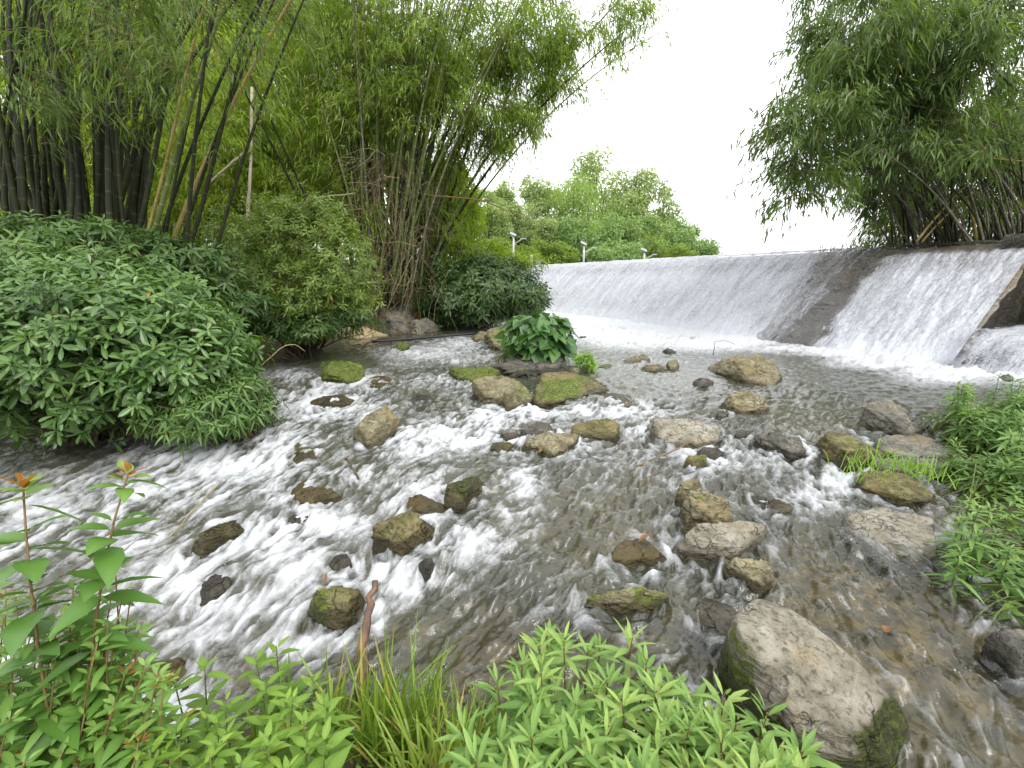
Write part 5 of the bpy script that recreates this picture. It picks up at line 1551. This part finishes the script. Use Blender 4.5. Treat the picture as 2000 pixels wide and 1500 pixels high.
def weed(label, tip, gz, nwhorl, L, W, seed, mat='weed', kind='ovate', lean=(0, 0), nl=5, name='broadleaf_weed', redtip=False, stem='stem', r=.004, tint=None, group=None, open_=.85):
    rng = np.random.default_rng(seed)
    tip = np.asarray(tip, float)
    base = np.array([tip[0] - lean[0], tip[1] - lean[1], gz])
    root = thing(name, label, 'plant', base, group)
    g, s = Geo(), Geo()
    e = tip - base
    path = bez((0, 0, -.02), (e[0] * .25, e[1] * .25, e[2] * .65), e, 9)
    V, f = tube(path, np.linspace(r, r * .45, 9), 6)
    s.add(V, f)
    T = unit(np.gradient(path, axis=0))
    for k in range(nwhorl):
        t = 1 - k / max(nwhorl, 1) * .82
        i = min(8, int(round(t * 8)))
        up = T[i] + np.array([0, 0, .3])
        sz = .55 + .45 * min(1, k / 2.0)
        rosettes(g, path[i][None], up[None], nl if k else nl + 1, L * sz, W * sz, rng, kind, open_ - (.35 if k == 0 else 0), .28, .10, (.75 - .12 * min(k, 4)) if tint is None else tint)
    g.obj('leaves', LM[mat], root, True)
    s.obj('stem', LM[stem], root, True)
    if redtip:
        h = Geo()
        rosettes(h, path[-1][None] + T[-1] * .01, T[-1][None], 7, L * .36, W * .34, rng, 'lance', .35, .1, .15, .5)
        h.obj('young_leaf_tuft', LM['redtip'], root, True)
    return root
_r0 = random.Random(78)
W_ = [(340,1330,.42,'lime'),(400,1300,.36,'a'),(440,1370,.45,'b'),(500,1290,.34,'c'),(540,1262,.30,'d'),(560,1370,.46,'e'),(610,1330,.42,'f'),(640,1390,.46,'g'),(420,1450,.5,'h'),(520,1440,.5,'i'),(600,1450,.5,'j'),(340,1430,.5,'l'),(470,1490,.52,'m'),(560,1500,.5,'p')]
for _ in range(26):
    px = _r0.uniform(270, 640); W_.append((px, _r0.uniform(1330 + abs(px - 520) * .25, 1580), _r0.uniform(.36, .52), ''))
for i, (px, py, zt, _) in enumerate(W_):
    t = gp(px, py, zt); by = max(.4, t[1] - .04)
    sz_ = random.uniform(.75, 1.2)
    weed('lime green broad leaved weed in the patch left of the grass tufts', t, gnd(t[0], by), 4, .14 * sz_, .048 * sz_, 400 + i, lean=(random.uniform(-.05, .05), .04), group='broad leaved weeds at bottom left')
# shrub with reddish tips at the lower left
RT = [(45,945,50,1150,.135,.06,'tall stem with an orange tip at the left edge, in front of the rapids',.95),(250,925,90,1200,.125,.058,'tall arching stem with an orange tip and big veined leaves, second from the left edge',.98)]
for i, (px, py, bx, by_, L, W, lab, y) in enumerate(RT):
    t = at(px, py, y + .12); b = at(bx, by_ + 250, y - .1)
    gz = gnd(b[0], b[1])
    weed(lab, t, gz, 14, L * 1.15, W * 1.2, 450 + i, mat='redshrub', kind='ovate', lean=(t[0] - b[0], t[1] - b[1]), nl=4, name='red_tipped_shrub', redtip=True, stem='stem_red', r=.005, open_=.9)
RS = [(225,1100),(180,1150),(255,1165),(120,1200),(210,1215),(270,1230),(60,1240),(150,1255),(30,1300),(110,1290),(190,1300),(260,1310),(70,1360),(150,1360),(225,1370),(290,1390),(20,1400),(110,1420),(190,1430),(270,1450),(60,1470),(150,1490),(230,1500),(330,1500),(10,1200),(320,1330),(380,1500)]
_r = random.Random(77)
for _ in range(60):
    px = _r.uniform(-40, 330); py = _r.uniform(1130 + max(0, px - 230) * 2.2, 1560)
    RS.append((px, py))
for i, (px, py) in enumerate(RS):
    y = .80 + .13 * random.random() + (1500 - py) * .0006
    t = at(px, py, y)
    b = t + np.array([random.uniform(-.18, -.02), random.uniform(-.12, -.02), 0])
    b[1] = max(b[1], .35)
    red = (i % 6 == 1)
    weed('bushy shoot with small bright leaves and a reddish tip at bottom left' if red else 'bushy green shoot with small pointed leaves at bottom left', t, gnd(b[0], b[1]), 7, .085, .028, 480 + i, mat='redshrub', kind='lance', lean=(t[0] - b[0], t[1] - b[1]), nl=6, name='leafy_shoot',
         redtip=red, stem='stem_red', r=.0035, group='reddish tipped shoots at bottom left' if red else 'green shoots at bottom left', open_=.8)
_r1 = random.Random(79)
for i in range(24):
    px, py = _r1.uniform(1865, 2030), _r1.uniform(775, 1150)
    q = gw(px, py + 40); q[1] += .1
    gz = gnd(q[0], q[1]); hh = _r1.uniform(.28, .48)
    weed('upright slim leaved stem among the plants of the right bank', np.array([q[0] + _r1.uniform(-.05, .05), q[1], max(gz, 0) + hh]), gz, 5, .13, .026, 700 + i, mat='right_bank', kind='lance', nl=8, name='slim_leaved_stem', group='slim leaved stems on the right bank')
# low ground cover on the near bank
def cover():
    rng = np.random.default_rng(90)
    g = Geo()
    n = 9000
    x = rng.uniform(-2.4, 1.6, n); y = rng.uniform(.15, 1.9, n)
    sd = sdist(x, y)
    ok = sd > .02
    x, y = x[ok], y[ok]
    P = np.stack([x, y, ground_z(x, y, sd[ok]) + rng.uniform(.0, .05, len(x))], -1)
    a = rng.uniform(0, 6.3, len(x))
    D = unit(np.stack([np.cos(a), np.sin(a), rng.uniform(0, .8, len(x))], -1))
    leaves(g, P, D, np.array([0, 0, 1.0]), rng.uniform(.012, .035, len(x)), rng.uniform(.008, .02, len(x)), 'short', .1, .1)
    n = 9000
    x = rng.uniform(1.9, 5.2, n); y = rng.uniform(1.0, 5.0, n)
    sd = sdist(x, y); ok = sd > .0
    x, y = x[ok], y[ok]
    P = np.stack([x, y, ground_z(x, y, sd[ok]) + rng.uniform(.0, .08, len(x))], -1)
    a = rng.uniform(0, 6.3, len(x))
    D = unit(np.stack([np.cos(a), np.sin(a), rng.uniform(0, .9, len(x))], -1))
    leaves(g, P, D, np.array([0, 0, 1.0]), rng.uniform(.03, .08, len(x)), rng.uniform(.012, .03, len(x)), 'short', .1, .1)
    o = g.obj('ground_cover', LM['weed'], None)
    tag(o, kind='stuff')
    # land plants of the left and right banks
    g = Geo()
    n = 26000
    x = rng.uniform(-14, 13, n); y = rng.uniform(1.2, 24, n)
    sd = sdist(x, y)
    o_ = (x - P0[0]) * NV[0] + (y - P0[1]) * NV[1]
    ok = (sd > .1) & ~((o_ > .1) & (x < 11))
    x, y, sd = x[ok], y[ok], sd[ok]
    P = np.stack([x, y, ground_z(x, y, sd) + rng.uniform(0, .15, len(x))], -1)
    a = rng.uniform(0, 6.3, len(x))
    D = unit(np.stack([np.cos(a), np.sin(a), rng.uniform(.1, 1.2, len(x))], -1))
    leaves(g, P, D, np.array([0, 0, 1.0]), rng.uniform(.06, .17, len(x)), rng.uniform(.03, .06, len(x)), 'fold', .2, .3)
    o = g.obj('bank_undergrowth', LM['undergrowth'], None)
    tag(o, kind='stuff')
cover()

# ================================================================== FAR TREES, LAMPS, SIGN
def far_tree(label, px, top, base_py, y, w, mat, seed, style='broad', trunk='bark', name='tree', group=None, k=1.0, crown_frac=.75, leaf=None):
    rng = np.random.default_rng(seed)
    tp = at(px, top, y); bz = gnd(tp[0], y)
    base = np.array([tp[0], y, bz])
    H = tp[2] - bz
    root = thing(name, label, 'tree', base, group)
    Wd = w * 1.2 / FPX * y
    g, s = Geo(), Geo()
    n = 9
    tr = np.stack([np.cumsum(rng.normal(size=n) * .03 * H / n * 3), np.cumsum(rng.normal(size=n) * .03 * H / n * 3), np.linspace(-.2, H * .93, n)], -1)
    r0 = max(.05, H * .014)
    V, f = tube(tr, np.linspace(r0, r0 * .25, n), 7); s.add(V, f)
    clumps = []
    nb = int({'broad': 34, 'loose': 44, 'plume': 26, 'slim': 12, 'bush': 18}[style] * (1 if k <= 1 else k))
    for i in range(nb):
        t = 1 - crown_frac * rng.uniform(0, 1) ** (.8 if style != 'plume' else .6)
        z = H * t
        prof = math.sin(math.pi * np.clip((t - (1 - crown_frac)) / crown_frac, .06, .97) ** .75) ** .6 if style not in ('slim',) else .9
        a = rng.uniform(0, 6.3)
        rr = Wd * prof * rng.uniform(.35, 1.0)
        c = np.array([math.cos(a) * rr, math.sin(a) * rr, z - (.12 * H * rr / max(Wd, .1) if style == 'plume' else 0)])
        j = min(n - 1, int(max(0, (t - .18)) * n))
        V, f = tube(bez(tr[j], (tr[j] + c) / 2 + np.array([0, 0, .05 * H]), c, 5), np.linspace(r0 * .35, r0 * .08, 5), 4); s.add(V, f)
        sz = Wd * {'broad': .42, 'loose': .30, 'plume': .42, 'slim': .6, 'bush': .46}[style] * rng.uniform(.7, 1.2)
        clumps.append((c, sz))
    lf = leaf or max(.16, y * .0062)
    for c, sz in clumps:
        m = int((210 if style != 'loose' else 150) * max(.5, (sz / lf / 3.2) ** 1.6))
        m = min(m, 1300)
        d = unit(rng.normal(size=(m, 3)) + np.array([0, 0, .25]))
        P = c + d * sz * np.array([1, 1, .75 if style != 'plume' else 1.35]) * rng.uniform(.35, 1.1, (m, 1)) ** .7
        D = unit(d * .5 + rng.normal(size=d.shape) * .7 + np.array([0, 0, -.9 if style == 'plume' else -.15]))
        Nn = unit(d + rng.normal(size=d.shape) * .5)
        bt = rng.uniform(.15, .75)
        leaves(g, P, D, Nn, lf * rng.uniform(.7, 1.4, m), lf * (.5 if style != 'plume' else .26) * rng.uniform(.7, 1.3, m), 'quad', .2, .2, np.clip(bt + .12 * d[:, 2] + rng.normal(size=m) * .15, 0, .95))
    g.obj('crown', LM[mat], root)
    s.obj('trunk', LM[trunk], root, True)
    return root
FT = [('tall loose tree topping the far grove above the middle lamp', 1165, 304, 520, 56, 62, 'far_c', 'loose', .85), ('big feathery light green bamboo plume in the far grove', 1120, 352, 520, 50, 58, 'far_b', 'plume', .7), ('feathery bamboo plume right of the big one, lower', 1190, 345, 520, 51, 48, 'far_b', 'plume', .7),
      ('pale tree at the left of the far bamboo plumes', 1075, 362, 520, 54, 38, 'far_c', 'broad', .8), ('dark round broadleaf tree just left of the second lamp', 1118, 428, 520, 44, 40, 'far_a', 'broad', .9), ('leaning plume of bamboo in the middle of the far grove', 1150, 395, 520, 47, 36, 'far_b', 'plume', .7),
      ('full dark broadleaf tree right of the second lamp', 1205, 425, 520, 43, 48, 'far_a', 'broad', .95), ('thin leaved tree at the right shoulder of the far grove', 1250, 345, 520, 52, 46, 'far_c', 'broad', .85), ('airy tree sloping down at the right of the far grove', 1300, 372, 520, 54, 42, 'far_c', 'loose', .85), ('green tree behind the third lamp', 1265, 430, 520, 46, 42, 'far_a', 'broad', .9),
      ('yellowish bamboo bush right of the third lamp', 1285, 458, 520, 43, 34, 'far_y', 'plume', .9), ('round dark tree above the fourth lamp', 1332, 432, 520, 48, 34, 'far_a', 'broad', .9), ('low rounded bush at the right end of the far grove', 1368, 462, 520, 46, 32, 'far_a', 'bush', .95),
      ('small bush below the round dark tree', 1325, 480, 520, 43, 26, 'far_y', 'bush', .95), ('slim gum tree with a round crown on a thin pale trunk, the taller one', 1036, 355, 520, 50, 22, 'far_c', 'slim', .3), ('shorter slim gum tree with a round crown near the first lamp', 1071, 430, 520, 40, 16, 'far_c', 'slim', .35),
      ('pale slim tree left of the first lamp', 985, 362, 520, 44, 34, 'far_c', 'broad', .8), ('pale tree close behind the first lamp', 1012, 395, 520, 46, 34, 'far_c', 'broad', .85), ('light green tree behind the blue sign', 955, 380, 520, 40, 34, 'far_c', 'broad', .85), ('tall pale tree in the gap left of the sign', 925, 370, 520, 38, 30, 'far_b', 'broad', .9),
      ('green bush between the first and second lamps', 1070, 470, 520, 37, 30, 'far_y', 'bush', .95), ('green bush just left of the second lamp foot', 1105, 482, 520, 37, 24, 'far_y', 'bush', .95), ('mid green tree between the first lamp and the dark broadleaf', 1050, 440, 520, 45, 34, 'far_c', 'broad', .9), ('green tree filling the grove behind the second lamp', 1160, 455, 520, 46, 44, 'far_c', 'broad', .95),
      ('weedy bush at the left foot of the first lamp', 975, 480, 520, 36, 34, 'far_y', 'bush', .95), ('round bush beside the right foot of the first lamp', 1025, 488, 520, 35, 24, 'far_y', 'bush', .95), ('bush right of the second lamp foot', 1175, 490, 520, 38, 30, 'far_a', 'bush', .95), ('bush left of the third lamp foot', 1225, 485, 520, 39, 30, 'far_a', 'bush', .95)]
for i, (lab, px, top, bp, y, w, mat, st, cf) in enumerate(FT):
    far_tree(lab, px, top, bp, y, w, mat, 500 + i, st, 'bark_pale' if st == 'slim' else 'bark', crown_frac=cf, name='tree' if st != 'bush' else 'bush', group='trees beyond the weir')
for i, (px, y, lab) in enumerate([(30, 21, 'shaded tall tree deep behind the far left bamboo'), (190, 23, 'shaded tree behind the dark upright stems'), (330, 22, 'shaded tree glimpsed between the leaning stems'), (470, 24, 'tall shaded tree behind the sunny bamboo screen'), (610, 25, 'shaded tree just left of and behind the middle bamboo')]):
    far_tree(lab, px, 10 if i in (2, 4) else -60, 440, y, 120, 'bamboo_lit', 560 + i, 'broad', 'bark', crown_frac=.9, group='shaded trees behind the left bamboo', leaf=.2)
LM['lamp_white'] = plain_mat('white_painted_steel', (.42, .42, .41), (.52, .52, .50), 4, .4, .4, .05)
LM['solar'] = plain_mat('solar_cell', (.20, .21, .22), (.26, .27, .28), 6, .4, .5, .05)
LM['blue'] = None
def lamp(label, px, top, y):
    p = at(px, top, y); bz = gnd(p[0], y)
    root = thing('street_lamp', label, 'street lamp', (p[0], y, bz), 'solar street lamps on the far bank')
    H = p[2] - bz
    sc = y / 40.0
    g = Geo(); V, f = tube(np.array([[0, 0, -.1], [0, 0, H * .5], [0, 0, H - .1 * sc]]), [.10 * sc, .09 * sc, .07 * sc], 10); g.add(V, f); g.obj('pole', LM['lamp_white'], root, True)
    R_ = np.array(Matrix.Rotation(math.radians(24), 3, 'Y') @ Matrix.Rotation(math.radians(30), 3, 'X'))
    g = Geo(); box_geo(g, (-.05 * sc, 0, H), (.55 * sc, .42 * sc, .04 * sc), R_); g.obj('solar_panel', LM['solar'], root)
    g = Geo(); V, f = tube(bez((0, 0, H - .8 * sc), (.35 * sc, 0, H - .65 * sc), (.75 * sc, 0, H - .4 * sc), 6), .035 * sc, 6); g.add(V, f); g.obj('arm', LM['lamp_white'], root, True)
    g = Geo(); box_geo(g, (.85 * sc, 0, H - .38 * sc), (.4 * sc, .18 * sc, .07 * sc)); g.obj('lamp_head', LM['lamp_white'], root)
lamp('nearest and tallest solar street lamp, left of the others behind the round bush', 1003, 457, 31)
lamp('solar street lamp second from the left, by the dark broadleaf tree', 1141, 475, 35)
lamp('solar street lamp third from the left, its foot cut off by the weir crest', 1259, 488, 38)
lamp('solar street lamp at the right, only its panel showing over the weir crest', 1338, 500, 42)
def sign():
    p = at(896, 492, 24.0); bz = gnd(p[0], 24.0)
    root = thing('signboard', 'blue signboard on two white posts among the bright trees', 'sign', (p[0], 24.0, bz))
    m, nt, out = new_mat('sign_face')
    v = coord(nt)
    n = noise(nt, v, 4.5, 3)
    c = ramp(nt, n, [(.44, (.02, .12, .42)), (.52, (.08, .25, .6)), (.60, (.55, .62, .68))])
    nt.links.new(principled(nt, c, .4, .4).outputs[0], out.inputs['Surface'])
    h = p[2] - bz
    for x in (-.45, .45):
        g = Geo(); V, f = tube(np.array([[x, 0, -.1], [x, 0, h + .24]]), .028, 8); g.add(V, f); g.obj('post', LM['lamp_white'], root, True)
    g = Geo(); box_geo(g, (0, -.05, h), (.80, .04, .34)); g.obj('panel', m, root)
sign()
def marker(label, px, top, w, hpx, y, name, cat):
    p = at(px, top, y); bz = gnd(p[0], y)
    g = Geo(); ww = w / FPX * y
    box_geo(g, (0, 0, (p[2] - bz) / 2), (ww, ww, p[2] - bz)); box_geo(g, (0, 0, p[2] - bz + .03), (ww * 1.15, ww * 1.15, .06))
    o = g.obj(name, LM['lamp_white'], None); o.location = (p[0], y, bz)
    tag(o, label, cat)
marker('pale stone post between the first lamp and the weir crest', 1038, 500, 5, 14, 28, 'bollard', 'post')
marker('small white box on the bank at the end of the weir crest', 1052, 511, 9, 8, 27, 'utility_box', 'box')

# ================================================================== STICKS, PIPE, LEAVES
def stick(label, pts, r0, r1, mat, name='stick', cat='stick', sides=6, jit=.004):
    P = np.array(pts, float)
    t = np.linspace(0, len(P) - 1, 12)
    i = np.minimum(t.astype(int), len(P) - 2); fr = (t - i)[:, None]
    Q = P[i] * (1 - fr) + P[i + 1] * fr + RNG.normal(size=(12, 3)) * jit
    o_ = Q.mean(0)
    V, f = tube(Q - o_, np.linspace(r0, r1, 12) * RNG.uniform(.85, 1.15, 12), sides)
    g = Geo(); g.add(V, f)
    o = g.obj(name, mat, None, True); o.location = o_
    return tag(o, label, cat)
LM['pipe'] = plain_mat('black_pipe', (.006, .006, .006), (.02, .02, .02), 20, .4, .4, .1)
LM['driftwood'] = plain_mat('wet_driftwood', (.03, .014, .008), (.20, .105, .05), 9, .3, .5, .6, (1, 1, .3))
up = lambda px, py, h: gw(px, py) + np.array([0, 0, h])
stick('long straight black pipe lying across the far riffle', [up(726, 673, .06), up(928, 657, .07)], .028, .028, LM['pipe'], 'pipe', 'pipe', 10, .001)
stick('wet reddish brown driftwood limb standing out of the rapids by the grass', [up(738, 1190, .17), up(724, 1225, .10), up(708, 1290, .04), gp(706, 1360, .02)], .015, .027, LM['driftwood'], 'driftwood', 'driftwood', 9, .006)
stick('thin dark red twig resting on the small mossy stone', [up(1243, 915, .02), up(1300, 900, .06), up(1350, 888, .12)], .008, .005, LM['stem_red'], 'twig', 'twig')
stick('short dark stick caught in the rapids above the orange stone', [up(678, 912, .08), up(690, 925, .04), up(702, 934, .0)], .012, .009, LM['bark'], 'twig', 'twig')
stick('orange dry stem arching from the left shrubs over the water', [at(478, 745, 5.4), at(512, 712, 5.5), at(555, 674, 5.6), at(578, 673, 5.7), at(596, 686, 5.8)], .007, .004, LM['culm_yellow'], 'dry_stem', 'stem', 6, .002)
stick('thin yellow stem leaning over the white water at the left', [at(318, 1064, 2.9), at(370, 1005, 2.95), at(426, 945, 3.0)], .006, .004, LM['culm_yellow'], 'dry_stem', 'stem', 6, .002)
stick('bare reddish branch stretching right from the middle bamboo', [at(820, 380, 12), at(940, 390, 12.2), at(1010, 420, 12.4), at(1055, 450, 12.5)], .022, .008, LM['stem_red'], 'bare_branch', 'branch')
stick('white peeled stem among the sunny bamboo', [at(480, 480, 10.5), at(490, 330, 10.6), at(492, 170, 10.8)], .04, .028, LM['bark_pale'], 'bare_pole', 'pole')
stick('pale fallen bamboo pole leaning in the sunny thicket', [at(405, 360, 9.8), at(480, 295, 10.2)], .03, .024, LM['culm_grey'], 'bamboo_pole', 'pole')
stick('pale dead branch reaching left from the bamboo foot', [at(550, 420, 8.8), at(620, 385, 9.2), at(690, 378, 9.6)], .014, .008, LM['bark_pale'], 'bare_branch', 'branch')
stick('pale bare twig standing against the rocks at the bamboo foot', [at(752, 612, 10.4), at(775, 560, 10.4), at(805, 500, 10.5)], .016, .01, LM['dry'], 'bare_branch', 'branch')
stick('thin bare twig sprouting behind the blocky boulder', [up(1392, 705, .1), up(1392, 705, .32), up(1392, 705, .38) + np.array([.2, 0, -.04]), up(1392, 705, .34) + np.array([.35, 0, -.06])], .006, .004, LM['stem_red'], 'twig', 'twig')
LM['dead_leaf'] = plain_mat('dead_leaf', (.11, .05, .02), (.2, .10, .035), 20, .6, .2, .2)
def dead_leaf(label, p, L, W, yaw, tilt=.2):
    g = Geo()
    leaves(g, [[0, 0, .004]], [[math.cos(yaw), math.sin(yaw), tilt]], [[0, 0, 1.0]], L, W, 'lance', .25, .15, .5)
    o = g.obj('dead_leaf', LM['dead_leaf'], None, True); o.location = p
    tag(o, label, 'leaf', 'fallen leaves on stones and water')
dead_leaf('orange dead leaf on the front edge of the pale wedge slab', up(1424, 1092, .10), .075, .02, 2.2)
dead_leaf('rust red dead leaf stuck on the dark weedy ridge in midstream', up(1246, 1080, .07), .11, .03, .5, .4)
dead_leaf('tan dead leaf lying on the mossy top of the round olive boulder', up(641, 1186, .15), .08, .018, 1.9)
dead_leaf('orange dead leaf drifting right of the huge pale boulder', up(1728, 1244, .02), .05, .035, .8)
dead_leaf('brown curled leaf by the little sticks below the tapering tan rock', up(1052, 892, .03), .12, .03, 1.0, .3)
dead_leaf('yellow leaf trailing at the foot of the heart leaf plant', up(1042, 728, .04), .15, .06, 1.4, .3)
def litter():
    rng = np.random.default_rng(95)
    g = Geo(); n = 700
    s = rng.uniform(-2.7, 1.1, n); o = rng.uniform(2.25, 3.4, n)
    xy = P0 + s[:, None] * DV + o[:, None] * NV
    P = np.concatenate([xy, np.full((n, 1), Z0 + 2.0) + rng.uniform(-.01, .03, (n, 1))], -1)
    P[:, 2] += np.where(o < 2.5, -.03, 0)
    a = rng.uniform(0, 6.3, n)
    leaves(g, P, np.stack([np.cos(a), np.sin(a), rng.normal(size=n) * .15], -1), np.array([0, 0, 1.0]), rng.uniform(.08, .22, n), rng.uniform(.012, .03, n), 'quad', .1, .1, rng.uniform(0, 1, n))
    q = g.obj('leaf_litter', LM['dry'], None)
    tag(q, kind='stuff')
litter()
